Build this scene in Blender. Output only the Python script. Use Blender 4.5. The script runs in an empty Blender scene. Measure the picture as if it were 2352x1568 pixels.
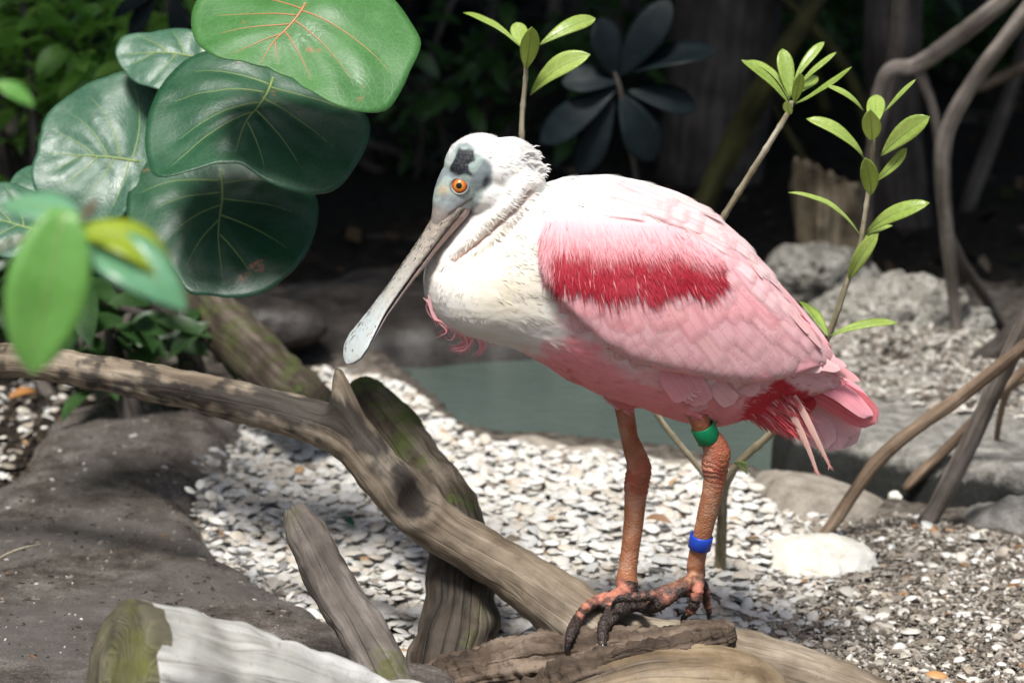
import bpy, bmesh, math, random
import numpy as np
from mathutils import Vector, Matrix, noise as mnoise
from mathutils.bvhtree import BVHTree

random.seed(7)
rng = np.random.default_rng(7)
scene = bpy.context.scene
COL = scene.collection

# ------------------------------------------------------------------ camera
PITCH = math.radians(16.0)
CAM = Vector((0.0, -2.115, 0.946))
F = 5641.0                      # focal length in units of the 2352-wide frame
cam_data = bpy.data.cameras.new('camera')
cam_data.sensor_width = 36.0
cam_data.lens = 36.0 * F / 2352.0
cam_data.clip_start = 0.05
cam_data.clip_end = 500.0
cam_data.dof.use_dof = True
cam_data.dof.focus_distance = 2.15
cam_data.dof.aperture_fstop = 6.3
camera = bpy.data.objects.new('camera', cam_data)
camera.location = CAM
camera.rotation_euler = (math.pi / 2 - PITCH, 0, 0)
COL.objects.link(camera)
scene.camera = camera

# ------------------------------------------------------------------ world, sun, exposure
SUN_EL, SUN_AZ = math.radians(65), math.radians(197)      # azimuth measured from +Y towards +X
world = bpy.data.worlds.new('World')
scene.world = world
world.use_nodes = True
wn = world.node_tree
sky = wn.nodes.new('ShaderNodeTexSky')
sky.sky_type = 'NISHITA'
sky.sun_disc = False
sky.sun_elevation = SUN_EL
sky.sun_rotation = SUN_AZ
sky.air_density = 1.0
sky.dust_density = 3.0
wn.nodes['Background'].inputs['Strength'].default_value = 0.08
wn.links.new(sky.outputs[0], wn.nodes['Background'].inputs['Color'])
sun_data = bpy.data.lights.new('sun', 'SUN')
sun_data.energy = 2.7
sun_data.angle = math.radians(14)
sun_data.color = (1.0, 0.98, 0.94)
sun = bpy.data.objects.new('sun', sun_data)
sdir = Vector((math.sin(SUN_AZ) * math.cos(SUN_EL), math.cos(SUN_AZ) * math.cos(SUN_EL), math.sin(SUN_EL)))
sun.rotation_euler = sdir.to_track_quat('Z', 'Y').to_euler()
COL.objects.link(sun)
scene.view_settings.view_transform = 'Standard'
scene.view_settings.look = 'None'
scene.view_settings.gamma = 1.0
scene.view_settings.exposure = 0.92
scene.render.engine = 'CYCLES'
scene.cycles.use_denoising = True
scene.cycles.max_bounces = 6
scene.cycles.diffuse_bounces = 3
scene.cycles.glossy_bounces = 3
scene.cycles.transmission_bounces = 4
scene.cycles.transparent_max_bounces = 14
scene.cycles.sample_clamp_indirect = 6.0

# ------------------------------------------------------------------ measuring helpers (2352 x 1568 frame units)
FWD = Vector((0, math.cos(PITCH), -math.sin(PITCH)))
UP = Vector((0, math.sin(PITCH), math.cos(PITCH)))
def ray(px, py):
    return FWD + Vector((1, 0, 0)) * ((px - 1176) / F) + UP * ((784 - py) / F)
def P(px, py, Y=0.0):
    d = ray(px, py)
    return CAM + d * ((Y - CAM.y) / d.y)
def G(px, py, z=0.0):
    d = ray(px, py)
    return CAM + d * ((z - CAM.z) / d.z)
def proj(co):
    """world -> frame units, numpy (n,3)"""
    q = np.asarray(co, float) - np.array(CAM)
    dep = q @ np.array(FWD)
    return np.stack([1176 + F * q[:, 0] / dep, 784 - F * (q @ np.array(UP)) / dep], 1)
def upx(Y=0.0):
    return (2.2 + Y * math.cos(PITCH)) / F            # metres per frame unit at depth Y

def sstep(a, b, x):
    t = np.clip((np.asarray(x, float) - a) / (b - a), 0, 1)
    return t * t * (3 - 2 * t)
def sd_poly(p, poly):
    """signed distance to polygon, positive inside; p (n,2)"""
    p = np.asarray(p, float); poly = np.asarray(poly, float)
    d = np.full(len(p), 1e18); inside = np.zeros(len(p), bool)
    n = len(poly)
    for i in range(n):
        a, b = poly[i], poly[(i + 1) % n]
        e = b - a; w = p - a
        t = np.clip((w @ e) / max(e @ e, 1e-12), 0, 1)
        d = np.minimum(d, ((w - t[:, None] * e) ** 2).sum(1))
        c = ((a[1] > p[:, 1]) != (b[1] > p[:, 1]))
        with np.errstate(divide='ignore', invalid='ignore'):
            xx = (b[0] - a[0]) * (p[:, 1] - a[1]) / (b[1] - a[1]) + a[0]
        inside ^= (c & (p[:, 0] < xx))
    d = np.sqrt(d)
    return np.where(inside, d, -d)
def fbm(v, sc=1.0, oct=4):
    return mnoise.fractal(Vector(v) * sc, 0.9, 2.0, oct)

# ------------------------------------------------------------------ object helpers
def link(o, parent=None, label=None, cat=None, group=None, kind=None):
    COL.objects.link(o)
    if parent is not None: o.parent = parent
    if label: o['label'] = label
    if cat: o['category'] = cat
    if group: o['group'] = group
    if kind: o['kind'] = kind
    return o
def empty(name, loc, label, cat, group=None):
    o = bpy.data.objects.new(name, None)
    o.empty_display_size = 0.05
    o.location = loc
    return link(o, None, label, cat, group)
def mk(name, verts, faces, mat, parent=None, smooth=True, attrs=None, uv=None, **tags):
    """verts in world coordinates; local to the parent's location"""
    me = bpy.data.meshes.new(name)
    verts = np.asarray(verts, float)
    if parent is not None:
        off = np.zeros(3); q = parent
        while q is not None:
            off += np.array(q.location); q = q.parent
        verts = verts - off
    me.from_pydata(verts.tolist(), [], [tuple(f) for f in faces])
    fin(me, mat, smooth, attrs, uv)
    return link(bpy.data.objects.new(name, me), parent, **tags)
def fin(me, mat, smooth=True, attrs=None, uv=None):
    if smooth: me.polygons.foreach_set('use_smooth', np.ones(len(me.polygons), bool))
    if mat is not None: me.materials.append(mat)
    for k, a in (attrs or {}).items():
        a = np.asarray(a, float)
        if k == 'Col':
            at = me.color_attributes.new('Col', 'FLOAT_COLOR', 'POINT')
            c = np.ones((len(a), 4)); c[:, :3] = a
            at.data.foreach_set('color', c.ravel())
        elif a.ndim == 2:
            at = me.attributes.new(k, 'FLOAT_VECTOR', 'POINT'); at.data.foreach_set('vector', a.ravel())
        else:
            at = me.attributes.new(k, 'FLOAT', 'POINT'); at.data.foreach_set('value', a)
    if uv is not None:
        uvl = me.uv_layers.new(name='UVMap')
        idx = np.zeros(len(me.loops), int); me.loops.foreach_get('vertex_index', idx)
        uvl.data.foreach_set('uv', np.asarray(uv, float)[idx].ravel())
    me.update()

def catmull(pts, n):
    pts = [Vector(p) for p in pts]
    if len(pts) == 2: return [pts[0].lerp(pts[1], i / (n - 1)) for i in range(n)]
    L = [0]
    for a, b in zip(pts, pts[1:]): L.append(L[-1] + max((b - a).length, 1e-6))
    out = []
    for i in range(n):
        s = L[-1] * i / (n - 1)
        k = 0
        while k < len(pts) - 2 and L[k + 1] < s: k += 1
        t = (s - L[k]) / (L[k + 1] - L[k])
        p0 = pts[k - 1] if k else pts[0] * 2 - pts[1]
        p3 = pts[k + 2] if k + 2 < len(pts) else pts[-1] * 2 - pts[-2]
        p1, p2 = pts[k], pts[k + 1]
        out.append(0.5 * ((2 * p1) + (p2 - p0) * t + (2 * p0 - 5 * p1 + 4 * p2 - p3) * t * t + (3 * p1 - p0 - 3 * p2 + p3) * t ** 3))
    return out
def tube(pts, radii, n=None, seg=16, amp=0.0, nscale=20.0, fine=0.0, caps=True, flat=None, disp=None, squash=1.0):
    """tapered tube through pts (world); returns verts, faces, grain coords"""
    if n is None: n = max(6, len(pts) * 4)
    C = catmull(pts, n)
    rr = [r.x for r in catmull([Vector((r, 0, i)) for i, r in enumerate(radii)], n)] if len(radii) == len(pts) else [radii[0]] * n
    # radii are interpolated on the same arc-length parameter as the points
    L = [0]
    for a, b in zip(pts, pts[1:]): L.append(L[-1] + (Vector(b) - Vector(a)).length)
    rr = [float(np.interp(L[-1] * i / (n - 1), L, radii)) for i in range(n)]
    T = [(C[min(i + 1, n - 1)] - C[max(i - 1, 0)]).normalized() for i in range(n)]
    ref = Vector((0, 0, 1)) if abs(T[0].z) < 0.9 else Vector((0, 1, 0))
    N = (ref - T[0] * ref.dot(T[0])).normalized()
    V, FA, GR = [], [], []
    s = 0.0
    for i in range(n):
        if i:
            s += (C[i] - C[i - 1]).length
            N = (N - T[i] * N.dot(T[i])).normalized()
        B = T[i].cross(N)
        for j in range(seg):
            a = 2 * math.pi * j / seg
            dr = N * math.cos(a) + B * math.sin(a) * squash
            r = rr[i]
            p = C[i] + dr * r
            if amp: r *= 1 + amp * fbm((p.x, p.y, p.z), nscale, 3)
            if fine: r *= 1 + fine * mnoise.noise(Vector((math.cos(a) * 9, math.sin(a) * 9, s * 9 / max(rr[0] * 12, 0.05))))
            if disp: r += disp(p, a, s, i / (n - 1))
            V.append(C[i] + dr * r)
            GR.append((math.cos(a) * rr[i], math.sin(a) * rr[i], s))
    for i in range(n - 1):
        for j in range(seg):
            k = (j + 1) % seg
            FA.append((i * seg + j, i * seg + k, (i + 1) * seg + k, (i + 1) * seg + j))
    if caps:
        for i, sgn in ((0, -1), (n - 1, 1)):
            V.append(C[i] + T[i] * sgn * rr[i] * 0.18); GR.append((0, 0, 0 if i == 0 else s))
            c = len(V) - 1
            for j in range(seg):
                k = (j + 1) % seg
                FA.append((c, i * seg + k, i * seg + j) if i == 0 else (c, i * seg + j, i * seg + k))
    return V, FA, GR

# ------------------------------------------------------------------ shader helpers
class Mat:
    def __init__(s, name, rough=0.6, spec=0.5):
        s.m = bpy.data.materials.new(name); s.m.use_nodes = True
        s.t = s.m.node_tree; s.b = s.t.nodes['Principled BSDF']
        s.b.inputs['Roughness'].default_value = rough
        s.b.inputs['Specular IOR Level'].default_value = spec
    def n(s, typ, **kw):
        x = s.t.nodes.new('ShaderNode' + typ)
        for k, v in kw.items(): setattr(x, k, v)
        return x
    def set(s, sock, v):
        if hasattr(v, 'links') or isinstance(v, bpy.types.NodeSocket): s.t.links.new(v, sock)
        elif isinstance(v, (tuple, list)) and len(v) == 3 and len(sock.default_value) == 4: sock.default_value = (*v, 1)
        else: sock.default_value = v
    def obj(s): return s.n('TexCoord').outputs['Object']
    def attr(s, name, out='Vector'): return s.n('Attribute', attribute_name=name).outputs[out]
    def geo(s, out): return s.n('NewGeometry').outputs[out]
    def map(s, v, sc=(1, 1, 1), loc=(0, 0, 0)):
        x = s.n('Mapping'); s.set(x.inputs['Vector'], v); x.inputs['Scale'].default_value = sc; x.inputs['Location'].default_value = loc
        return x.outputs[0]
    def noise(s, v, scale, detail=5, rough=0.6, dist=0.0):
        x = s.n('TexNoise'); s.set(x.inputs['Vector'], v)
        x.inputs['Scale'].default_value = scale; x.inputs['Detail'].default_value = detail
        x.inputs['Roughness'].default_value = rough; x.inputs['Distortion'].default_value = dist
        return x.outputs['Fac']
    def voro(s, v, scale, feat='F1', rnd=1.0, out='Distance'):
        x = s.n('TexVoronoi', feature=feat); s.set(x.inputs['Vector'], v); x.inputs['Scale'].default_value = scale
        x.inputs['Randomness'].default_value = rnd
        return x.outputs[out]
    def ramp(s, f, stops, interp='LINEAR'):
        x = s.n('ValToRGB'); s.set(x.inputs[0], f); cr = x.color_ramp; cr.interpolation = interp
        while len(cr.elements) < len(stops): cr.elements.new(0.5)
        for e, (p, c) in zip(cr.elements, stops):
            e.position = p; e.color = (*c, 1) if isinstance(c, (tuple, list)) else (c, c, c, 1)
        return x.outputs[0]
    def mix(s, f, a, b, mode='MIX'):
        x = s.n('Mix', data_type='RGBA', blend_type=mode)
        s.set(x.inputs[0], f); s.set(x.inputs[6], a); s.set(x.inputs[7], b)
        return x.outputs[2]
    def math(s, op, a, b=0.0, c=0.0):
        x = s.n('Math', operation=op); s.set(x.inputs[0], a); s.set(x.inputs[1], b)
        if op in ('MULTIPLY_ADD', 'SMOOTH_MIN'): s.set(x.inputs[2], c)
        return x.outputs[0]
    def bump(s, h, strength=0.3, dist=0.002, norm=None):
        x = s.n('Bump'); s.set(x.inputs['Height'], h); x.inputs['Strength'].default_value = strength; x.inputs['Distance'].default_value = dist
        if norm is not None: s.set(x.inputs['Normal'], norm)
        return x.outputs[0]
    def color(s, c): s.set(s.b.inputs['Base Color'], c); return s
    def rough(s, r): s.set(s.b.inputs['Roughness'], r); return s
    def normal(s, n): s.set(s.b.inputs['Normal'], n); return s
    def translucent(s, fac, col):
        tr = s.n('BsdfTranslucent'); s.set(tr.inputs['Color'], col)
        mx = s.n('MixShader'); mx.inputs[0].default_value = fac
        s.t.links.new(s.b.outputs[0], mx.inputs[1]); s.t.links.new(tr.outputs[0], mx.inputs[2])
        s.t.links.new(mx.outputs[0], s.t.nodes['Material Output'].inputs['Surface'])
        return s

def wood(name, dark, mid, light, patch=None, moss=None, rough=0.75, gs=90, bump=0.5, patch_pos=(0.52, 0.6), stain=None, patch_scale=9):
    M = Mat(name, rough, 0.3)
    g = M.attr('grain'); o = M.obj()
    fib = M.noise(M.map(g, (1, 1, 0.07)), gs, 6, 0.65, 0.4)
    blot = M.noise(o, 14, 5, 0.6)
    c = M.ramp(M.math('MULTIPLY_ADD', fib, 0.55, M.math('MULTIPLY', blot, 0.45)), [(0.38, dark), (0.5, mid), (0.60, light)])
    if patch:
        pf = M.noise(M.map(g, (1, 1, 0.35)), patch_scale, 6, 0.7, 0.8)
        c = M.mix(M.ramp(pf, [(patch_pos[0], 0.0), (patch_pos[1], 1.0)]), c, patch)
    if stain:
        sf = M.math('ADD', M.attr('stain', 'Fac'), M.math('MULTIPLY_ADD', M.noise(M.map(g, (1, 1, 0.15)), 130, 5, 0.7), 0.9, -0.25))
        c = M.mix(M.ramp(sf, [(0.2, 0.0), (0.85, 0.95)]), c, M.mix(1.0, c, (0.15, 0.155, 0.18), 'MULTIPLY'))
    speck = M.noise(o, 160, 3, 0.7)
    c = M.mix(M.ramp(speck, [(0.62, 0.0), (0.72, 0.55)]), c, tuple(x * 0.35 for x in mid))
    if moss:
        up = M.n('SeparateXYZ'); M.set(up.inputs[0], M.geo('Normal'))
        mf = M.noise(o, moss[1], 5, 0.7)
        mm = M.math('MULTIPLY', M.ramp(mf, [(moss[2], 0.0), (moss[2] + 0.12, 1.0)]), M.ramp(up.outputs[2], [(0.0, 0.35), (0.6, 1.0)]))
        c = M.mix(mm, c, M.mix(M.noise(o, 120, 3), tuple(x * 0.5 for x in moss[0]), moss[0]))
    M.color(c)
    h = M.math('ADD', M.math('MULTIPLY', fib, 0.7), M.math('MULTIPLY', M.noise(o, 220, 4, 0.7), 0.4))
    crack = M.voro(M.map(g, (1, 1, 0.06)), 70, 'DISTANCE_TO_EDGE')
    h = M.math('ADD', h, M.ramp(crack, [(0.0, 0.0), (0.07, 0.6)]))
    fine_ = M.noise(M.map(g, (1, 1, 0.12)), gs * 4, 4, 0.7)
    h = M.math('MULTIPLY_ADD', fine_, 0.5, h)
    M.normal(M.bump(h, bump, 0.002))
    return M.m
# ================================================================== materials of the setting
def soil_mat():
    M = Mat('soil', 0.9, 0.2); o = M.obj()
    a = M.noise(o, 60, 8, 0.7); b = M.noise(o, 5, 4, 0.6); c = M.noise(o, 320, 3, 0.7)
    col = M.ramp(a, [(0.33, (0.03, 0.024, 0.019)), (0.5, (0.11, 0.092, 0.075)), (0.66, (0.26, 0.23, 0.195))])
    col = M.mix(M.ramp(c, [(0.6, 0.0), (0.7, 0.5)]), col, (0.3, 0.28, 0.25))
    sep = M.n('SeparateXYZ'); M.set(sep.inputs[0], o)
    # forest mulch behind the pool, its colour darkened to deepen the shade there
    far = M.ramp(M.math('MULTIPLY_ADD', b, 0.5, M.math('MULTIPLY', sep.outputs[1], 1.0)), [(0.0, 0.0), (1.0, 1.0)])
    r = far.node.color_ramp.elements; r[0].position = 0.95; r[1].position = 1.0
    shaded_mulch = M.ramp(a, [(0.38, (0.004, 0.0035, 0.003)), (0.55, (0.02, 0.016, 0.012)), (0.72, (0.07, 0.058, 0.045))])
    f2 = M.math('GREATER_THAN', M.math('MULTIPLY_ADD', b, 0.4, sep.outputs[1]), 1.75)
    M.color(M.mix(f2, col, shaded_mulch))
    M.normal(M.bump(M.math('ADD', a, M.math('MULTIPLY', c, 0.4)), 0.9, 0.008))
    return M.m
def rock_mat(name, dark, mid, light, rough=0.6, scale=18, bump=0.5, spec=0.4, pits=0.0, band=None, stain=None):
    M = Mat(name, rough, spec); o = M.obj()
    a = M.noise(o, scale, 8, 0.65, 0.3); f = M.noise(o, scale * 14, 4, 0.7); b = M.noise(o, scale * 0.25, 3, 0.5)
    c = M.ramp(M.math('MULTIPLY_ADD', a, 0.55, M.math('MULTIPLY', f, 0.45)), [(0.36, dark), (0.5, mid), (0.64, light)])
    if stain: c = M.mix(M.ramp(b, [(0.48, 0.0), (0.62, 0.8)]), c, stain)
    fl = M.noise(o, scale * 40, 2, 0.5)
    c = M.mix(M.ramp(fl, [(0.64, 0.0), (0.7, 0.5)]), c, light)
    h = M.math('ADD', a, M.math('MULTIPLY', f, 0.35))
    if pits:
        v = M.voro(o, scale * 3.2); v2 = M.voro(o, scale * 7)
        pit = M.math('MULTIPLY', M.ramp(v, [(0.08, 0.0), (0.4, 1.0)]), M.ramp(v2, [(0.05, 0.2), (0.35, 1.0)]))
        h = M.math('MULTIPLY_ADD', pit, 1.2, h)
    if band:       # water mark: algae-black stone below the old water line
        sz = M.n('SeparateXYZ'); M.set(sz.inputs[0], o)
        c = M.mix(M.ramp(M.math('MULTIPLY_ADD', a, 0.03, sz.outputs[2]), [(0.040, 1.0), (0.052, 0.0)]), c, band[1:])
    M.color(c); M.normal(M.bump(h, bump, 0.006))
    M.rough(M.ramp(M.noise(o, scale * 2, 4), [(0.35, max(rough - 0.22, 0.1)), (0.65, rough)]))
    return M.m
M_SOIL = soil_mat()
M_SLAB = rock_mat('wet_brown_rock', (0.030, 0.024, 0.020), (0.098, 0.083, 0.071), (0.25, 0.225, 0.20), 0.38, 24, 0.8, 0.6, stain=(0.115, 0.102, 0.094))
M_EDGE = rock_mat('pale_edging_rock', (0.13, 0.11, 0.088), (0.29, 0.255, 0.21), (0.45, 0.41, 0.345), 0.8, 40, 0.6)
M_EDGE_D = rock_mat('brown_edging_rock', (0.04, 0.032, 0.026), (0.11, 0.09, 0.072), (0.2, 0.17, 0.14), 0.6, 20, 0.5)
M_LEDGE = rock_mat('grey_ledge_rock', (0.05, 0.045, 0.04), (0.21, 0.2, 0.18), (0.42, 0.4, 0.37), 0.85, 60, 0.7)
M_LEDGE_W = rock_mat('ledge_rock_with_wet_algae_band', (0.05, 0.045, 0.04), (0.23, 0.22, 0.195), (0.44, 0.42, 0.385), 0.85, 60, 0.7, band=(0.022, 0.012, 0.013, 0.011))
M_CORAL = rock_mat('coral_limestone', (0.1, 0.09, 0.07), (0.38, 0.36, 0.31), (0.62, 0.6, 0.54), 0.9, 28, 1.0, 0.2, pits=1.0)
M_WHITE_ROCK = rock_mat('white_stone', (0.6, 0.53, 0.40), (0.82, 0.79, 0.70), (0.88, 0.87, 0.82), 0.8, 22, 0.6)
def shell_mat(name, a, b, c):
    M = Mat(name, 0.5, 0.4)
    col = M.attr('Col', 'Color'); uv = M.n('UVMap').outputs[0]
    x = M.n('SeparateXYZ'); M.set(x.inputs[0], uv)
    ring = M.math('SINE', M.math('MULTIPLY', x.outputs[1], 48.0))
    c2 = M.mix(M.ramp(ring, [(0.2, 0.25), (0.9, 0.0)]), col, (0.42, 0.34, 0.25))
    blot = M.noise(M.obj(), 90, 4)
    c2 = M.mix(M.ramp(blot, [(0.55, 0.0), (0.75, 0.3)]), c2, (0.45, 0.36, 0.27))
    M.color(c2); M.normal(M.bump(ring, 0.25, 0.0008))
    return M.m
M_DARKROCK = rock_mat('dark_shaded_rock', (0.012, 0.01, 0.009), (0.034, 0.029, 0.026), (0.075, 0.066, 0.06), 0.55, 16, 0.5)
M_SHELL = shell_mat('bleached_shell', 0, 0, 0)
def chip_mat():
    M = Mat('mulch_chip', 0.85, 0.2)
    M.color(M.attr('Col', 'Color')); M.normal(M.bump(M.noise(M.obj(), 300, 3), 0.4, 0.002))
    return M.m
M_CHIP = chip_mat()

# ================================================================== ground, pool
POOL = [G(px, py, -0.02)[:2] for px, py in [(820, 790), (900, 830), (990, 905), (1080, 992), (1180, 1012), (1300, 1012), (1480, 1032), (1650, 1065),
        (1700, 1085), (1860, 1110), (2050, 1170), (2200, 1185), (2500, 1235), (2700, 1260), (2700, 1050), (2200, 960), (1900, 900), (1750, 860), (1650, 790), (1400, 765), (1000, 765)]]
def axis(lo, hi, step, far):
    core = np.arange(lo, hi + 1e-6, step)
    g = [lo]; s = step
    while g[-1] > -far: s *= 1.35; g.append(g[-1] - s)
    h = [hi]; s = step
    while h[-1] < far: s *= 1.35; h.append(h[-1] + s)
    return np.array(g[:0:-1] + core.tolist() + h[1:])
def ground_z(x, y):
    x = np.atleast_1d(np.asarray(x, float)); y = np.atleast_1d(np.asarray(y, float))
    d = sd_poly(np.stack([x, y], 1), POOL)
    z = -0.16 * sstep(-0.012, 0.03, d)
    z += 0.10 * sstep(-0.02, -0.5, y) + 0.12 * sstep(-0.4, -1.4, y)
    z += 0.02 * np.sin(x * 3.1 + 0.7) * sstep(1.2, 2.0, y)
    return z
xs = axis(-1.1, 1.1, 0.0125, 60); ys = axis(-0.5, 1.6, 0.0125, 60)
gx, gy = np.meshgrid(xs, ys)
gz = ground_z(gx.ravel(), gy.ravel())
nz = np.array([mnoise.noise(Vector((x * 16, y * 16, 0))) * 0.004 + mnoise.noise(Vector((x * 55, y * 55, 3))) * 0.0025 for x, y in zip(gx.ravel(), gy.ravel())])
gv = np.stack([gx.ravel(), gy.ravel(), gz + nz - 0.004], 1)
w = len(xs)
gf = [(j * w + i, j * w + i + 1, (j + 1) * w + i + 1, (j + 1) * w + i) for j in range(len(ys) - 1) for i in range(w - 1)]
mk('ground', gv, gf, M_SOIL, kind='structure')

MW = Mat('murky_water', 0.06, 0.5); o_ = MW.obj()
MW.color(MW.mix(MW.noise(o_, 5, 4), (0.055, 0.08, 0.069), (0.105, 0.133, 0.118)))
MW.normal(MW.bump(MW.noise(MW.map(o_, (1, 2.2, 1)), 34, 4), 0.3, 0.012))
wp = [(-1.6, 0.55), (3.0, 0.2), (3.0, 1.6), (-0.4, 1.5), (-1.6, 1.5)]
NW = 40
wx, wy = np.meshgrid(np.linspace(-0.55, 1.9, NW), np.linspace(0.42, 1.5, NW))
keep = sd_poly(np.stack([wx.ravel(), wy.ravel()], 1), POOL) > -0.06
wfaces = [(j * NW + i, j * NW + i + 1, (j + 1) * NW + i + 1, (j + 1) * NW + i) for j in range(NW - 1) for i in range(NW - 1)]
wfaces = [f for f in wfaces if all(keep[k] for k in f)]
mk('pool_water', np.stack([wx.ravel(), wy.ravel(), np.full(NW * NW, -0.035)], 1), wfaces, MW.m, kind='structure')

def slab(name, poly, base, height, edge, amp, res, mat, nsc=7.0, skirt=0.06, hollow=None, dome=0.0, jag=0.012, slope=None, **tags):
    """a stone sheet: height field inside a polygon with rounded, dropping edges"""
    poly = np.asarray([tuple(p)[:2] for p in poly], float)
    lo, hi = poly.min(0) - 0.03, poly.max(0) + 0.03
    X = np.arange(lo[0], hi[0], res); Y = np.arange(lo[1], hi[1], res)
    A, B = np.meshgrid(X, Y); p = np.stack([A.ravel(), B.ravel()], 1)
    d = sd_poly(p, poly)
    d = d + np.array([mnoise.noise(Vector((x * 22, y * 22, 5))) for x, y in p]) * jag
    nn = np.array([fbm((x, y, base), nsc, 5) for x, y in p])
    z = base - skirt + (height + skirt) * (1 - np.exp(-np.maximum(d, 0) / edge)) + amp * nn * sstep(0, edge * 3, d) + dome * sstep(0, 0.3, d)
    if slope is not None: z += (p[:, 0] * slope[0] + (p[:, 1] - .7) * slope[1]) * sstep(0, edge * 2, d)
    if hollow is not None:
        for hx, hy, hr, hd in hollow:
            q = np.hypot(p[:, 0] - hx, (p[:, 1] - hy)) + 0.02 * nn
            z -= hd * (1 - sstep(hr * 0.4, hr, q))
    ok = d > -res * 0.8
    n = len(X); fs = []
    for j in range(len(Y) - 1):
        for i in range(n - 1):
            f = (j * n + i, j * n + i + 1, (j + 1) * n + i + 1, (j + 1) * n + i)
            if ok[f[0]] and ok[f[1]] and ok[f[2]] and ok[f[3]]: fs.append(f)
    used = np.unique(np.array(fs)); re = np.full(len(p), -1); re[used] = np.arange(len(used))
    v = np.stack([p[:, 0], p[:, 1], z], 1)[used]
    return mk(name, v, [tuple(re[list(f)]) for f in fs], mat, **tags)
slab_o = slab('rock_slab', [G(140, 945), G(300, 930), G(560, 972), G(580, 1050), G(478, 1145), G(470, 1200), G(495, 1290), G(570, 1360), G(720, 1452), G(900, 1545),
     (0.02, -0.12), (0.0, -0.6), (-0.9, -0.7), (-0.85, 0.2), G(-120, 1260)], 0.0, 0.034, 0.022, 0.004, 0.0065, M_SLAB, 6.0, 0.03,
     [(G(185, 1085).x, G(185, 1085).y, 0.03, 0.007), (G(150, 1125).x, G(150, 1125).y, 0.02, 0.006), (G(40, 1240).x, G(40, 1240).y, 0.022, 0.007)], 0.008, 0.03, (0.0, -0.035),
     label='large smooth wet brown rock slab beside the shell bed', cat='rock')
slab('edging_stone', [G(720, 835), G(860, 822), G(930, 845), G(1000, 905), G(1085, 990), G(1060, 1012), G(985, 960), G(930, 905), G(840, 880), G(740, 870)], 0.0, 0.02, 0.02, 0.01, 0.006, M_EDGE_D, 14,
     0.06, label='brown edging stone curving along the pool beside the narrow shell strip', cat='rock', group='stones edging the pool')
slab('edging_stone', [G(1085, 1005), G(1150, 998), G(1250, 1003), G(1400, 1026), G(1560, 1046), G(1690, 1064), G(1690, 1105), G(1540, 1085), G(1400, 1062), G(1250, 1058), G(1130, 1036)], 0.0, 0.016, 0.014, 0.006, 0.006, M_EDGE, 16,
     0.06, label='low brown edging stone between the green water and the white shells', cat='rock', group='stones edging the pool')
slab('edging_stone', [G(1696, 1066), G(1850, 1080), G(2000, 1106), G(2080, 1145), G(2050, 1192), G(1930, 1218), G(1800, 1200), G(1690, 1160)], 0.0, 0.018, 0.016, 0.005, 0.006, M_EDGE, 14,
     0.07, label='pale sandy edging stone where the tan prop root crosses', cat='rock', group='stones edging the pool')
slab('edging_stone', [G(2150, 1150), G(2300, 1140), G(2500, 1160), G(2500, 1260), G(2330, 1235), G(2200, 1215)], 0.0, 0.03, 0.025, 0.012, 0.006, M_LEDGE, 14,
     0.06, label='grey edging stone behind the foot of the grey prop root', cat='rock', group='stones edging the pool')
slab('rock_ledge', [G(1760, 935, 0.05), G(1790, 985, 0.05), G(1900, 1010, 0.05), G(2100, 1048, 0.05), G(2300, 1085, 0.05), G(2560, 1110, 0.05), G(2600, 800, 0.05), G(2200, 790, 0.05), G(1900, 800, 0.05), G(1780, 850, 0.05)],
     0.0, 0.05, 0.008, 0.006, 0.0075, M_LEDGE_W, 9, 0.16, jag=0.02, label='flat grey sandy ledge of rock behind the dark channel', cat='rock')
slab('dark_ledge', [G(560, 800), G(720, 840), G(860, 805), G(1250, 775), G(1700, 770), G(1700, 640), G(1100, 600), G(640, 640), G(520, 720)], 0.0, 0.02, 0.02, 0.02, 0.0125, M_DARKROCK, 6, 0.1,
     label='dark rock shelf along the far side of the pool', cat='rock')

def boulder(name, c, r, amp, nsc, mat, sub=5, holes=0.0, hsc=14.0, rz=0.0, **tags):
    bm = bmesh.new(); bmesh.ops.create_icosphere(bm, subdivisions=sub, radius=1.0)
    ca, sa = math.cos(rz), math.sin(rz)
    off = Vector((c[0] * 3, c[1] * 3, 0))
    for v in bm.verts:
        d = v.co.normalized()
        q = Vector((d.x * r[0], d.y * r[1], d.z * r[2]))
        k = 1 + amp * mnoise.fractal(q * nsc + off, 0.8, 2.0, 5)
        if holes:
            vd = mnoise.voronoi(q * hsc + off)[0]
            k -= holes * .6 * max(0, 0.42 - vd[0]) / 0.42
            k -= holes * 0.4 * max(0, 0.3 - mnoise.voronoi(q * hsc * 2.3 + off)[0][0]) / 0.3
        q = q * k
        v.co = Vector((q.x * ca - q.y * sa, q.x * sa + q.y * ca, max(q.z, -r[2] * 0.75)))
    me = bpy.data.meshes.new(name); bm.to_mesh(me); bm.free(); fin(me, mat)
    o = bpy.data.objects.new(name, me); o.location = c
    return link(o, None, **tags)
def boulder_px(name, px, py, wpx, hpx, Y, mat, amp, nsc, deep=1.0, sub=5, holes=0.0, hsc=14.0, rz=0.0, **tags):
    u = upx(Y); rx = wpx * u / 2; rzv = hpx * u / 2
    return boulder(name, P(px, py, Y), (rx, rx * deep, rzv), amp, nsc, mat, sub, holes, hsc, rz, **tags)
GC = 'coral rocks behind the pool'
boulder_px('coral_rock', 2065, 762, 420, 235, 1.16, M_CORAL, 0.4, 9, 0.6, 6, 0.6, 22, label='low pitted coral rock on the ledge right behind the tail', cat='rock', group=GC)
boulder_px('coral_rock', 1885, 640, 270, 170, 1.36, M_CORAL, 0.36, 9, 0.7, 6, 0.5, 20, label='pale coral rock at the foot of the broken post', cat='rock', group=GC)
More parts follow.
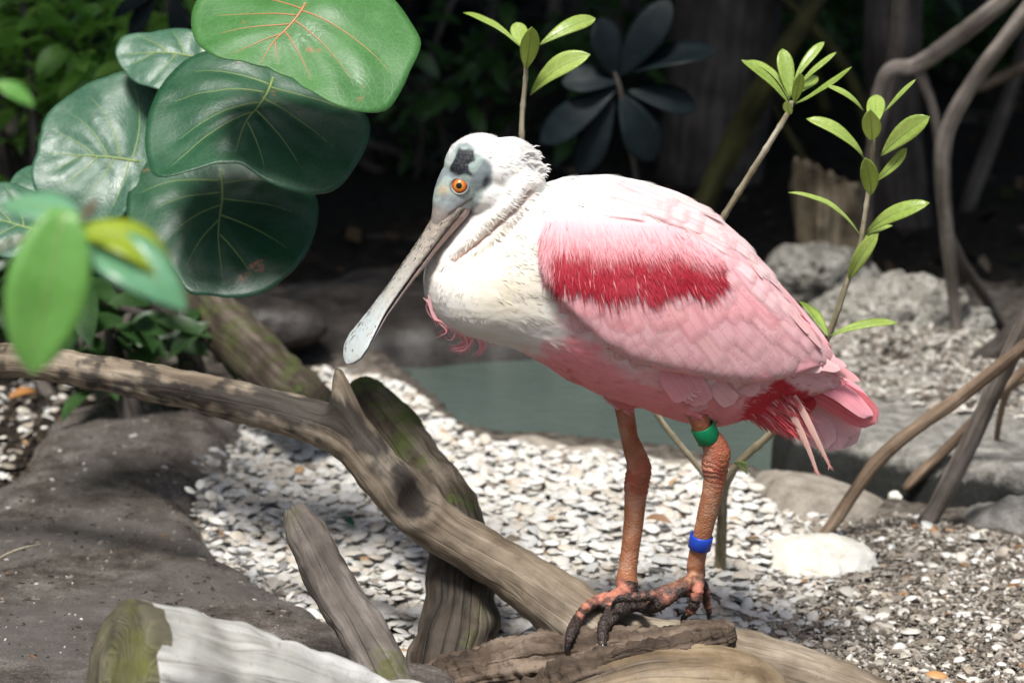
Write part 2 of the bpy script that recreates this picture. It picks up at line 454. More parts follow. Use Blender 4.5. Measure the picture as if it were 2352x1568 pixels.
boulder_px('coral_rock', 2330, 800, 180, 110, 1.3, M_CORAL, 0.3, 9, 0.8, 5, 0.25, 22, label='small pale coral rock beside the leaning dark prop root', cat='rock', group=GC)
boulder_px('coral_rock', 2230, 480, 420, 150, 2.5, M_CORAL, 0.3, 6, 0.6, 6, 0.28, 15, label='long grey coral rock in the shade beyond the tall prop roots', cat='rock', group=GC)
boulder_px('coral_rock', 1740, 540, 190, 110, 2.0, M_CORAL, 0.3, 7, 0.8, 5, 0.28, 15, label='shaded coral rock left of the broken post', cat='rock', group=GC)
boulder_px('coral_rock', 1740, 480, 130, 70, 2.5, M_CORAL, 0.3, 7, 0.8, 5, 0.28, 15, label='distant coral lump under the mossy branch', cat='rock', group=GC)
boulder_px('coral_rock', 2340, 920, 120, 170, 0.95, M_CORAL, 0.2, 8, 0.8, 5, 0.1, 22, label='smooth pale stone on the ledge behind the thin roots', cat='rock')
boulder_px('white_stone', 1886, 1306, 256, 160, 0.33, M_WHITE_ROCK, 0.2, 16, 0.9, 5, 0.0, label='large bleached white stone half buried in the shell gravel', cat='stone')
boulder_px('white_shell', 2058, 1140, 46, 30, 0.56, M_WHITE_ROCK, 0.3, 40, 0.8, 4, label='white rounded shell against the foot of the short tan root', cat='shell')
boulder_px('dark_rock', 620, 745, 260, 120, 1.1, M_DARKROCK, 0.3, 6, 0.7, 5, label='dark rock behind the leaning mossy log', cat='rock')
for k, (px, py, w_, c_) in enumerate([(2150, 1556, 62, 0), (1215, 0, 0, 0)][:1]):
    M = Mat('orange_pebble', 0.5); M.color(M.mix(M.noise(M.obj(), 60), (0.42, 0.2, 0.06), (0.55, 0.33, 0.15)))
    boulder_px('pebble', px, py, w_, 34, 0.03, M.m, 0.15, 40, 0.8, 4, label='smooth orange pebble lying on the shell gravel', cat='pebble')

# ================================================================== shells
def shell_template(seg=9, ridges=False):
    """cupped clam half: hinge at -y, cup opening down"""
    v = [(0, -0.32, 0.34)]; uv = [(0, 0.0)]
    for r, (k, h) in enumerate([(0.4, 0.33), (0.75, 0.22), (1.0, 0.0)]):
        for j in range(seg):
            a = 2 * math.pi * j / seg + 0.3
            x = math.cos(a) * k; y = math.sin(a) * k * 0.8
            y = y - 0.32 * (1 - k)
            if y < -0.55: x *= 0.75
            v.append((x, y, h)); uv.append((j / seg, k))
    f = [(0, 1 + j, 1 + (j + 1) % seg) for j in range(seg)]
    for r in range(2):
        for j in range(seg):
            k = (j + 1) % seg
            f.append((1 + r * seg + j, 1 + (r + 1) * seg + j, 1 + (r + 1) * seg + k, 1 + r * seg + k))
    return np.array(v), f, np.array(uv)
SV, SF, SUV = shell_template()
def rotm(tilt, tdir, spin, flip):
    m = Matrix.Rotation(tdir, 3, 'Z') @ Matrix.Rotation(tilt, 3, 'X') @ Matrix.Rotation(spin, 3, 'Z')
    if flip: m = m @ Matrix.Rotation(math.pi, 3, 'X')
    return np.array(m)
BED = [(560, 985), (770, 905), (735, 868), (840, 878), (930, 905), (985, 960), (1060, 1012), (1130, 1030), (1250, 1050), (1400, 1062), (1540, 1085), (1690, 1110), (1760, 1180), (1790, 1250),
       (1690, 1400), (1500, 1640), (900, 1700), (890, 1530), (715, 1450), (565, 1360), (490, 1290), (465, 1200), (472, 1150), (575, 1052)]
DIRT = [(1690, 1150), (1820, 1190), (1960, 1205), (2050, 1180), (2200, 1215), (2500, 1265), (2500, 1720), (1400, 1720), (1500, 1640), (1690, 1400), (1790, 1250)]
MULCH = [(-120, 900), (150, 880), (300, 905), (140, 945), (0, 1120), (-120, 1250)]
def scatter(poly_px, n, z0):
    out = []
    w = np.array([tuple(G(*p))[:2] for p in poly_px])
    lo, hi = w.min(0), w.max(0)
    while len(out) < n:
        p = rng.uniform(lo, hi, (n * 2, 2)); out += p[sd_poly(p, w) > -0.004].tolist()
    return np.array(out[:n])
shells = []
WHITES = [(0.77, 0.76, 0.72), (0.72, 0.70, 0.65), (0.67, 0.64, 0.57), (0.79, 0.79, 0.78), (0.69, 0.71, 0.70), (0.63, 0.57, 0.49), (0.75, 0.74, 0.70)]
def add_shells(poly, n, smin, smax, dark, zspread, flat=0.35):
    pts = scatter(poly, n, 0)
    zg = ground_z(pts[:, 0], pts[:, 1])
    for (x, y), z in zip(pts, zg):
        s = smin + (smax - smin) * rng.random() ** 1.8
        c = np.array(WHITES[rng.integers(len(WHITES))]) * rng.uniform(0.82, 1.05)
        if rng.random() < dark: c = c * rng.uniform(0.2, 0.6) * np.array([1, 0.9, 0.8])
        elif rng.random() < 0.008: c = np.array([0.45, 0.27, 0.13])
        shells.append((x, y, z + rng.random() * zspread, s, abs(rng.normal(0, flat)) * 1.0, rng.uniform(0, 6.28), rng.uniform(0, 6.28), rng.random() < 0.28, c))
add_shells(BED, 6000, 0.0055, 0.0095, 0.03, 0.006, 0.25)
add_shells(BED, 8500, 0.0055, 0.0105, 0.02, 0.015, 0.26)
add_shells(BED, 1100, 0.0095, 0.0125, 0.02, 0.016, 0.22)
n_bed = len(shells)
add_shells(DIRT, 1500, 0.003, 0.008, 0.42, 0.002, 0.3)
add_shells(DIRT, 130, 0.006, 0.0115, 0.3, 0.002, 0.25)
add_shells([(1690, 1150), (1820, 1190), (1960, 1205), (1900, 1330), (1750, 1568), (1500, 1640), (1690, 1400), (1790, 1250)], 900, 0.004, 0.009, 0.25, 0.004, 0.3)
add_shells([(455, 1130), (590, 1040), (600, 1060), (500, 1150), (500, 1200), (520, 1290), (590, 1360), (740, 1450), (700, 1450), (550, 1365), (470, 1290), (440, 1200)], 160, 0.005, 0.010, 0.03, 0.045, 0.5)
add_shells(MULCH, 260, 0.004, 0.012, 0.25, 0.01, 0.5)
def shell_verts(s):
    x, y, z, sz, tilt, td, sp, fl, c = s
    R = rotm(tilt, td, sp, fl)
    v = (SV * sz * np.array([1, 1, 0.85])) @ R.T
    v[:, 2] += z - v[:, 2].min() * 0.6
    return v + np.array([x, y, 0])
pp = proj(np.array([s[:3] for s in shells]))
def shown(s, q):
    return -s[3] / (2.2 + s[1]) if (0 < q[0] < 2352 and 0 < q[1] < 1568) else 1.0
order = sorted(range(len(shells)), key=lambda i: shown(shells[i], pp[i]))
shell_meshes = {}
def shell_mesh(ci, fl):
    key = (ci, fl)
    if key not in shell_meshes:
        me = bpy.data.meshes.new('clam_shell')
        sv, sf, suv = shell_template(14)
        jit = 1 + 0.06 * rng.normal(size=(len(sv), 1))
        me.from_pydata((sv * jit).tolist(), [], sf)
        fin(me, M_SHELL, True, {'Col': np.tile(np.array(WHITES[ci % 7]) * (0.95 if ci < 7 else 0.55), (len(sv), 1))}, suv)
        shell_meshes[key] = me
    return shell_meshes[key]
bed_w = np.array([tuple(G(*p))[:2] for p in BED])
for i in order[:300]:
    x, y, z, sz, tilt, td, sp, fl, c = shells[i]
    ci = int(rng.integers(7)) + (7 if c.sum() < 1.1 else 0)
    o = bpy.data.objects.new('clam_shell', shell_mesh(ci, 0))
    R = Matrix(rotm(tilt, td, sp, fl).tolist()).to_4x4()
    o.matrix_world = Matrix.Translation((x, y, z + sz * 0.25)) @ R @ Matrix.Diagonal((sz, sz * rng.uniform(0.85, 1.1), sz * 0.85, 1))
    inb = sd_poly([(x, y)], bed_w)[0] > 0
    if inb: link(o, None, 'loose bleached clam shell half lying in the white shell bed', 'shell', 'clam shells in the white bed')
    else: link(o, None, 'loose clam shell half lying on the brown gravel by the roots', 'shell', 'clam shells on the brown gravel')
def joined_shells(idx, name, label):
    V, FA, U, C = [], [], [], []
    for k, i in enumerate(idx):
        V.append(shell_verts(shells[i])); b = k * len(SV)
        FA += [tuple(q + b for q in f) for f in SF]; U.append(SUV); C.append(np.tile(shells[i][8], (len(SV), 1)))
    mk(name, np.concatenate(V), FA, M_SHELL, attrs={'Col': np.concatenate(C)}, uv=np.concatenate(U), label=label, cat='shells', kind='stuff')
joined_shells(order[300:], 'shell_gravel', 'deep bed of small bleached clam shells covering the ground')
# mulch chips and grit mixed into the dirt
CV = np.array([(-1, -.5, 0), (1, -.4, 0), (.9, .5, 0), (-.8, .45, 0), (-.7, -.3, .5), (.7, -.25, .55), (.6, .3, .5), (-.6, .3, .45)])
CF = [(0, 3, 2, 1), (4, 5, 6, 7), (0, 1, 5, 4), (1, 2, 6, 5), (2, 3, 7, 6), (3, 0, 4, 7)]
V, FA, C = [], [], []
def chips(poly, n, smin, smax, cols, zf=None):
    pts = scatter(poly, n, 0); zg = ground_z(pts[:, 0], pts[:, 1]) if zf is None else np.full(n, zf)
    for (x, y), z in zip(pts, zg):
        s = smin + (smax - smin) * rng.random() ** 2
        v = (CV * s * np.array([rng.uniform(.6, 1.6), 1, rng.uniform(.5, 1.1)]) * rng.uniform(.75, 1.25, (8, 1))) @ rotm(rng.normal(0, .35), rng.uniform(0, 6.28), rng.uniform(0, 6.28), False).T
        FA.extend(tuple(q + len(V) * 8 for q in f) for f in CF)
        V.append(v + np.array([x, y, z + 0.003 * rng.random()]))
        C.append(np.tile(np.array(cols[rng.integers(len(cols))]) * rng.uniform(.6, 1.3), (8, 1)))
EARTH = [(0.15, 0.125, 0.10), (0.22, 0.19, 0.155), (0.32, 0.29, 0.25), (0.10, 0.08, 0.063), (0.46, 0.43, 0.38), (0.27, 0.235, 0.195)]
chips(DIRT, 22000, 0.0010, 0.0042, EARTH)
chips([(1760, 880), (1900, 830), (2500, 860), (2500, 1080), (2200, 1040), (1900, 990)], 2600, 0.002, 0.008, EARTH + [(.5, .47, .42)] * 2, 0.052)
chips(DIRT, 250, 0.004, 0.008, EARTH + [(0.3, 0.15, 0.06)])
chips(BED, 700, 0.0015, 0.006, EARTH[:4] + [(0.2, 0.12, 0.05)])
chips(MULCH, 3600, 0.003, 0.010, [(0.02, 0.016, 0.012), (0.035, 0.027, 0.02), (0.012, 0.01, 0.008), (0.06, 0.045, 0.03)])
# grit, crumbs and a few shell flakes lying on the rock slab
slab_bvh = BVHTree.FromPolygons([tuple(v.co) for v in slab_o.data.vertices], [tuple(p.vertices) for p in slab_o.data.polygons])
SLABP = [(-60, 1000), (200, 960), (540, 985), (560, 1040), (460, 1140), (450, 1250), (560, 1370), (800, 1510), (700, 1640), (-60, 1700)]
for (x, y) in scatter(SLABP, 1500, 0):
    h = slab_bvh.ray_cast(Vector((x, y, 1)), Vector((0, 0, -1)))
    if h[0] is None or h[0].z < .012: continue
    sz = .0007 + .0028 * rng.random() ** 3
    v = (CV * sz * np.array([rng.uniform(.6, 1.8), 1, rng.uniform(.4, .9)]) * rng.uniform(.75, 1.25, (8, 1))) @ rotm(rng.normal(0, .3), rng.uniform(0, 6.28), rng.uniform(0, 6.28), False).T
    FA.extend(tuple(q + len(V) * 8 for q in f) for f in CF)
    V.append(v + np.array(h[0]))
    C.append(np.tile(np.array([(.03, .024, .02), (.05, .04, .03), (.22, .19, .16), (.55, .53, .49), (.16, .09, .05)][rng.choice(5, p=[.38, .27, .2, .11, .04])]), (8, 1)))
mk('grit', np.concatenate(V), FA, M_CHIP, smooth=False, attrs={'Col': np.concatenate(C)}, label='brown grit and bark crumbs mixed into the gravel', cat='grit', kind='stuff')

# ================================================================== logs and branches
M_BRANCH = wood('weathered_branch_wood', (0.11, 0.083, 0.056), (0.225, 0.178, 0.127), (0.36, 0.305, 0.232), gs=130, bump=0.35, stain=(0.045, 0.044, 0.047))
M_MOSSY = wood('mossy_bark', (0.018, 0.013, 0.009), (0.06, 0.045, 0.032), (0.14, 0.115, 0.09), moss=((0.09, 0.115, 0.03), 12, 0.5), gs=60, bump=0.9, rough=0.65)
M_SNAG = wood('grey_snag_wood', (0.04, 0.033, 0.027), (0.11, 0.092, 0.078), (0.24, 0.21, 0.185), moss=((0.10, 0.10, 0.035), 14, 0.52), gs=60, bump=0.8)
M_PALE = wood('bleached_log_wood', (0.22, 0.21, 0.18), (0.43, 0.42, 0.385), (0.62, 0.61, 0.58), patch=(0.2, 0.19, 0.1), patch_pos=(0.6, 0.7), gs=40, bump=0.6)
M_CUT = wood('mossy_cut_wood', (0.045, 0.04, 0.028), (0.10, 0.09, 0.058), (0.19, 0.17, 0.11), moss=((0.13, 0.135, 0.03), 8, 0.46), gs=30, bump=0.6)
M_BARK = wood('flaky_brown_bark', (0.025, 0.017, 0.012), (0.085, 0.06, 0.042), (0.21, 0.16, 0.12), gs=45, bump=1.0, rough=0.85)
M_TAN = wood('stripped_tan_wood', (0.05, 0.035, 0.02), (0.17, 0.12, 0.07), (0.34, 0.265, 0.17), gs=26, bump=0.35, rough=0.5)
M_ROOT = wood('grey_prop_root', (0.07, 0.057, 0.048), (0.165, 0.14, 0.12), (0.30, 0.265, 0.235), gs=80, bump=0.6)
M_ROOT_T = wood('tan_prop_root', (0.09, 0.06, 0.04), (0.22, 0.155, 0.105), (0.36, 0.275, 0.2), gs=80, bump=0.6)
M_ROOT_D = wood('dark_prop_root', (0.03, 0.025, 0.022), (0.075, 0.063, 0.055), (0.14, 0.12, 0.105), gs=80, bump=0.6)
M_GREENB = wood('green_mossy_bark', (0.03, 0.03, 0.012), (0.075, 0.07, 0.022), (0.14, 0.13, 0.045), gs=40, bump=0.7)
M_POST = wood('rotten_post_wood', (0.045, 0.033, 0.021), (0.14, 0.11, 0.072), (0.28, 0.235, 0.165), gs=50, bump=0.9)
def pxtube(spec, seg=18, n=None, **kw):
    """spec: (px, py, radius_px, Y)"""
    pts = [P(a, b, y) for a, b, r, y in spec]; rad = [r * upx(y) for a, b, r, y in spec]
    return tube(pts, rad, n or len(spec) * 10, seg, **kw)
def log(name, spec, mat, parent=None, seg=20, n=None, amp=0.12, nscale=14, fine=0.05, **kw):
    tags = {k: kw.pop(k) for k in ('label', 'cat', 'group', 'kind') if k in kw}
    v, f, g = pxtube(spec, seg, n, amp=amp, nscale=nscale, fine=fine, **kw)
    return mk(name, v, f, mat, parent, attrs={'grain': g}, **tags)
def bvh_of(objs):
    V, FA = [], []
    for o in objs:
        off = np.zeros(3); q = o
        while q is not None: off += np.array(q.location); q = q.parent
        b = len(V); V += [tuple(np.array(x.co) + off) for x in o.data.vertices]; FA += [tuple(i + b for i in p.vertices) for p in o.data.polygons]
    return BVHTree.FromPolygons(V, FA)

branch = empty('driftwood_branch', P(1300, 1430, 0.0), 'long curved weathered grey branch the pink bird stands on', 'branch')
# knot hollow on the camera side of the branch
knot_c = P(960, 1150, 0.02)
def branch_disp(p, a, s, t):
    d = (p - P(955, 1150, 0.035)).length
    k = -0.007 * math.exp(-(d / 0.012) ** 2) + 0.0035 * math.exp(-((d - 0.022) / 0.008) ** 2)
    return k + 0.0012 * mnoise.noise(p * 90)
main_log = log('wood', [(-420, 1120, 41, 0.30), (-200, 900, 40, 0.24), (0, 828, 40, 0.20), (200, 850, 41, 0.17), (400, 890, 44, 0.14), (600, 935, 48, 0.11), (720, 968, 53, 0.09), (800, 1005, 58, 0.075), (880, 1090, 57, 0.06), (960, 1175, 62, 0.05),
     (1060, 1245, 60, 0.04), (1180, 1315, 64, 0.025), (1300, 1405, 76, 0.01), (1400, 1470, 82, -0.005), (1530, 1500, 84, -0.015), (1700, 1520, 78, -0.02), (1880, 1570, 74, -0.02), (2080, 1660, 71, -0.03), (2300, 1800, 56, -0.05)],
     M_BRANCH, branch, seg=56, n=420, amp=0.10, nscale=16, fine=0.04, disp=branch_disp)
# the broken side shoot grows out of the branch itself
lv = np.array([np.array(v.co) + np.array(branch.location) for v in main_log.data.vertices])
B0 = np.array(P(799, 952, 0.073)); tipv = np.array(P(775, 846, 0.064)) - B0
bd = np.linalg.norm(lv - B0, axis=1); hw = np.exp(-(bd / .0125) ** 2.2)
lv = lv + hw[:, None] * tipv * (1 + .12 * np.array([mnoise.noise(Vector(p) * 120) for p in lv]))[:, None]
main_log.data.vertices.foreach_set('co', (lv - np.array(branch.location)).ravel()); main_log.data.update()
lq = proj(lv)
ln_ = np.array([fbm(p, 45, 4) for p in lv])
stain_w = np.maximum(sstep(-28, 26, sd_poly(lq, [(150, 858), (300, 870), (450, 892), (600, 896), (740, 908), (835, 952), (862, 1010), (930, 1075), (965, 1112), (938, 1130), (880, 1078), (820, 1025), (740, 985), (600, 958), (450, 918), (300, 895), (160, 880)]) + ln_ * 30),
                     sstep(-22, 16, 30 - np.hypot((lq[:, 0] - 952), (lq[:, 1] - 1150)) + ln_ * 22))
stain_w = np.maximum(stain_w, .55 * sstep(.12, .4, ln_) * (lq[:, 0] < 800))
at_ = main_log.data.attributes.new('stain', 'FLOAT', 'POINT'); at_.data.foreach_set('value', stain_w * (lv[:, 1] < .25))

def rag(p, a, s, t):
    k = 0.0025 * mnoise.noise(Vector((math.cos(a) * 2, math.sin(a) * 2, s * 12)) * 2.2)
    return k
crossing = log('crossing_log', [(840, 915, 50, 0.36), (880, 965, 62, 0.30), (960, 1070, 66, 0.22), (1040, 1180, 70, 0.14), (1070, 1290, 76, 0.09), (1060, 1370, 84, 0.06), (1050, 1450, 92, 0.035), (1030, 1540, 96, 0.01), (1020, 1600, 90, 0.0)],
    M_MOSSY, seg=30, n=120, amp=0.22, nscale=18, fine=0.1, disp=rag, label='dark mossy log lying under the curved grey branch', cat='log')

log('leaning_log', [(380, 560, 60, 0.95), (470, 690, 62, 0.85), (560, 790, 64, 0.75), (650, 880, 66, 0.66), (720, 935, 60, 0.6)], M_MOSSY, seg=26, n=70, amp=0.2, nscale=14, fine=0.1,
    label='blotchy mossy log leaning behind the broad round leaves', cat='log')
snag = empty('broken_snag', P(860, 1520, -0.2), 'dark leaning broken stick with moss beside the pale log', 'stick')
def pt(p, a, s, t): return -0.004 * max(0, 0.12 - t) / 0.12 * (1 + math.sin(a * 1 + 1.0))
log('stick', [(672, 1166, 34, -0.10), (692, 1205, 46, -0.11), (732, 1280, 52, -0.13), (780, 1370, 56, -0.16), (830, 1450, 56, -0.19), (880, 1540, 58, -0.22), (930, 1640, 60, -0.26)], M_SNAG, snag, seg=28, n=90, amp=0.12, nscale=26, fine=0.12, disp=pt)
pale = empty('pale_log', P(600, 1600, -0.35), 'blurred bleached pale log with a mossy cut end', 'log')
PL = [(285, 1545, 168, -0.42), (420, 1568, 160, -0.40), (560, 1600, 150, -0.375), (720, 1640, 142, -0.34), (900, 1690, 130, -0.30), (1100, 1770, 120, -0.25)]
log('wood', PL, M_PALE, pale, seg=40, n=90, amp=0.16, nscale=14, fine=0.12)
pw_ = [o for o in COL.objects if o.parent is pale][0]
rim = [Vector(v.co) + pale.location for v in list(pw_.data.vertices)[:40]]; cen = sum(rim, Vector()) / 40
out_ = (P(285, 1545, -.42) - P(420, 1568, -.40)).normalized()
V, FA, GRN = [], [], []
for i, k in enumerate([1.0, 1.012, 1.0, .93, .8, .65, .5, .35, .2, .07]):
    for j, r_ in enumerate(rim):
        q = cen + (r_ - cen) * k + out_ * [(-.012), .0, .005, .009, .0105, .0115, .0125, .0135, .014, .0145][i]
        V.append(q + out_ * .003 * mnoise.noise(q * 70)); GRN.append(((q - cen).length * 3, .01 * mnoise.noise(q * 30), j * .0004))
FA = [(i * 40 + j, i * 40 + (j + 1) % 40, (i + 1) * 40 + (j + 1) % 40, (i + 1) * 40 + j) for i in range(9) for j in range(40)] + [tuple(360 + j for j in range(40))]
mk('cut_end', V, FA, M_CUT, pale, attrs={'grain': GRN})
# foreground log, bark flaking off its tan wood
tanlog = empty('peeling_log', P(1500, 1600, -0.12), 'tan stripped log with dark bark peeling off its top', 'log')
log('wood', [(1180, 1780, 120, -0.14), (1330, 1650, 128, -0.12), (1480, 1600, 128, -0.12), (1620, 1590, 116, -0.12), (1720, 1590, 92, -0.115), (1772, 1600, 60, -0.115), (1795, 1620, 20, -0.11)], M_TAN, tanlog, seg=36, n=80, amp=0.06, nscale=14, fine=0.03)
def flake(p, a, s, t):
    r1 = 1 - abs(mnoise.noise(Vector((math.cos(a) * 4, math.sin(a) * 4, s * 16)))) * 2
    return 0.005 * mnoise.noise(Vector((math.cos(a) * 3, math.sin(a) * 3, s * 9))) + 0.0035 * r1 + 0.003 * mnoise.noise(p * 120) + 0.0018 * mnoise.noise(p * 320)
bark1 = log('bark', [(980, 1600, 60, -0.03), (1100, 1555, 66, -0.045), (1230, 1530, 66, -0.055), (1360, 1512, 58, -0.06), (1480, 1488, 44, -0.062), (1590, 1465, 32, -0.06), (1660, 1455, 20, -0.058), (1690, 1450, 6, -0.058)], M_BARK, tanlog, seg=64, n=300, amp=0.25, nscale=30, fine=0.2, disp=flake)
log('bark', [(1200, 1640, 46, -0.115), (1330, 1560, 50, -0.125), (1440, 1525, 44, -0.125), (1550, 1500, 32, -0.12), (1640, 1478, 20, -0.10), (1682, 1462, 10, -0.08)], M_BARK, tanlog, seg=56, n=240, amp=0.3, nscale=30, fine=0.2, disp=flake, squash=0.8)

GR_ = 'prop roots of the mangrove'
def root(spec, mat, label, **kw):
    return log('prop_root', spec, mat, seg=14, n=60, amp=0.10, nscale=24, fine=0.08, label=label, cat='root', group=GR_, **kw)
root([(1880, 1240, 9, 0.40), (1915, 1200, 15, 0.40), (2010, 1065, 17, 0.40), (2100, 985, 16, 0.40), (2200, 915, 16, 0.38), (2360, 790, 16, 0.36), (2700, 520, 19, 0.34)], M_ROOT_T, 'tan prop root reaching furthest towards the white stone')
root([(2078, 1122, 9, 0.54), (2110, 1090, 13, 0.54), (2190, 1015, 13, 0.53), (2270, 930, 12, 0.50), (2352, 850, 12, 0.48), (2700, 560, 14, 0.45)], M_ROOT_T, 'short tan prop root ending at the small white shell')
root([(2125, 1200, 22, 0.45), (2160, 1150, 22, 0.45), (2230, 1010, 22, 0.43), (2300, 860, 22, 0.40), (2360, 740, 22, 0.38), (2600, 330, 24, 0.35)], M_ROOT, 'thick grey prop root rising steeply from the gravel')
root([(2110, 965, 10, 0.95), (2150, 925, 22, 0.95), (2220, 850, 24, 0.94), (2300, 790, 24, 0.92), (2400, 700, 24, 0.9), (2700, 500, 26, 0.9)], M_ROOT_D, 'dark thick prop root standing on the grey ledge')
root([(2285, 1110, 7, 0.62), (2290, 1000, 7, 0.60), (2312, 905, 8, 0.56), (2352, 870, 8, 0.52), (2500, 800, 9, 0.5)], M_ROOT_T, 'thin bent brown prop root dipping into the dark channel')
root([(2200, 800, 12, 1.05), (2192, 700, 14, 1.05), (2178, 560, 17, 1.03), (2166, 420, 19, 1.0), (2172, 310, 20, 0.98), (2225, 205, 19, 0.95), (2300, 100, 19, 0.92), (2400, -40, 19, 0.9), (2500, -250, 21, 0.9)], M_ROOT, 'tall curving grey prop root ending on the pitted coral rock')
root([(2310, 770, 10, 1.2), (2255, 670, 14, 1.15), (2195, 580, 15, 1.12), (2160, 450, 12, 1.1), (2155, 330, 12, 1.1), (2140, 240, 12, 1.1), (2112, 165, 15, 1.1)], M_ROOT_D, 'dark slender prop root hanging from the fork of the thick branch')
root([(2003, 420, 15, 1.15), (2008, 300, 16, 1.12), (2018, 215, 16, 1.11), (2045, 160, 17, 1.1), (2105, 150, 20, 1.1), (2200, 85, 21, 1.05), (2300, 5, 21, 1.0), (2450, -140, 22, 1.0)], M_ROOT, 'thick grey branch arching over with a hooked end')
root([(2240, 205, 10, 1.6), (2300, 178, 13, 1.6), (2360, 150, 14, 1.6), (2500, 90, 15, 1.6)], M_POST, 'pale blurred root slanting behind the tall curving root')
root([(1985, 640, 14, 1.35), (1990, 500, 15, 1.35), (1998, 380, 17, 1.35), (2030, 240, 19, 1.4), (2060, 100, 21, 1.4), (2070, -60, 22, 1.4)], M_ROOT_D, 'dark upright root beside the broken post')
log('mossy_branch', [(1590, 520, 26, 1.75), (1640, 420, 28, 1.75), (1700, 300, 29, 1.75), (1760, 190, 27, 1.72), (1820, 90, 24, 1.7), (1890, -20, 22, 1.7), (1980, -160, 22, 1.7)], M_GREENB, seg=14, n=60, label='blurred yellow green mossy branch slanting up behind the bird', cat='branch')
def jag(p, a, s, t): return 0.006 * mnoise.noise(Vector((math.cos(a) * 2.5, math.sin(a) * 2.5, 1)))
v, f, g = pxtube([(1905, 670, 84, 1.42), (1903, 580, 80, 1.42), (1902, 480, 78, 1.42), (1900, 400, 76, 1.42), (1900, 330, 74, 1.42)], 40, 40, amp=0.2, nscale=16, fine=0.25, disp=jag, caps=False)
zt = P(1900, 330, 1.42).z; zc_ = P(1900, 470, 1.42).z
for k in range(len(v)):          # splintered top: each side of the post breaks at its own height
    ang = (k % 40) / 40 * 2 * math.pi; row_ = k // 40
    cut = zt - (.012 + .055 * (.5 + .5 * math.sin(ang * 1 + 2.6)) + .02 * abs(mnoise.noise(Vector((ang * 2.2, 0, 4)))) + .012 * abs(mnoise.noise(Vector((ang * 6, 0, 9)))))
    if v[k].z > cut: v[k].z = cut + (v[k].z - cut) * .02
b_ = len(v); cc_ = sum((v[k] for k in range(b_ - 40, b_)), Vector()) / 40; v.append(cc_ - Vector((0, 0, .03))); g.append((0, 0, .3))
f += [(b_, b_ - 40 + j, b_ - 40 + (j + 1) % 40) for j in range(40)]
mk('broken_post', v, f, M_POST, attrs={'grain': g}, label='broken weathered wooden post with a jagged top', cat='post')
log('mangrove_tree', [(2075, 560, 70, 1.9), (2060, 400, 66, 1.9), (2050, 200, 66, 1.9), (2050, -50, 66, 1.9), (2050, -900, 60, 2.0)], M_ROOT_D, seg=20, n=40, label='dark shaded mangrove stem behind the hooked branch', cat='tree')
for spec, lab in [([(560, 600, 40, 1.9), (800, 590, 42, 1.85), (1000, 570, 40, 1.8), (1300, 590, 34, 1.8)], 'dark rotting log lying in shade beneath the round leaves'),
                  ([(700, 520, 24, 2.3), (950, 480, 28, 2.3), (1250, 400, 26, 2.4), (1620, 380, 24, 2.5), (1800, 420, 20, 2.5)], 'thin dark fallen log in the shade behind the head'),
                  ([(1940, 640, 60, 1.75), (2100, 660, 62, 1.75), (2300, 650, 60, 1.75), (2520, 640, 60, 1.75)], 'dark log shape filling the shadow behind the pitted coral rock')]:  # last log is added where there is only shadow behind the coral
    log('fallen_log', spec, M_ROOT_D, seg=18, n=50, amp=0.2, label=lab, cat='log', group='fallen logs in the shade')

V, FA, C = [], [], []
for k in range(1500):
    x, y = rng.uniform(-1.6, 1.8), rng.uniform(1.45, 4.2)
    L = rng.uniform(.015, .045); a = rng.uniform(0, 6.28); n_ = Vector((rng.normal(0, .5), rng.normal(-.2, .5), 1)).normalized()
    t_ = Vector((math.cos(a), math.sin(a), rng.normal(0, .2))); t_ = (t_ - n_ * t_.dot(n_)).normalized(); b_ = t_.cross(n_); p = Vector((x, y, .012 + rng.random() * .015)); w_ = L * rng.uniform(.25, .4)
    q = len(V); V += [p - t_ * L / 2, p - t_ * L * .1 + b_ * w_ - n_ * .003, p + t_ * L / 2, p - t_ * L * .1 - b_ * w_ - n_ * .003, p + n_ * .002]
    FA += [(q, q + 1, q + 4), (q + 1, q + 2, q + 4), (q + 2, q + 3, q + 4), (q + 3, q, q + 4)]
    c = np.array([(.20, .13, .07), (.12, .085, .05), (.07, .05, .035), (.28, .23, .17), (.04, .06, .02)][rng.integers(5)]) * rng.uniform(.12, .5); C += [c] * 5
mk('leaf_litter', V, FA, M_CHIP, attrs={'Col': C}, label='brown fallen leaves scattered over the dark forest floor', cat='litter', kind='stuff')
def tangle(seed, n, box, lab):
    rd = random.Random(seed)
    for k in range(n):
        x0, x1, y0, y1 = box
        p = Vector((rd.uniform(x0, x1), rd.uniform(y0, y1), -.02)); q = p + Vector((rd.uniform(-.35, .35), rd.uniform(-.1, .2), rd.uniform(.35, .8)))
        m_ = (p + q) / 2 + Vector((rd.uniform(-.1, .1), rd.uniform(-.06, .06), rd.uniform(-.05, .1)))
        v, f, g = tube([p, m_, q, q + (q - m_) * .8], [rd.uniform(.006, .016)] * 2 + [.008, .006], 30, 9, amp=.1)
        mk('thin_root', v, f, [M_ROOT_D, M_GREENB, M_ROOT_D][k % 3], attrs={'grain': g}, label=lab, cat='root', group='thin stems in the shaded tangle')
tangle(3, 16, (-.7, 1.5, 1.7, 3.6), 'thin dark stem rising in the shaded tangle behind the bird')
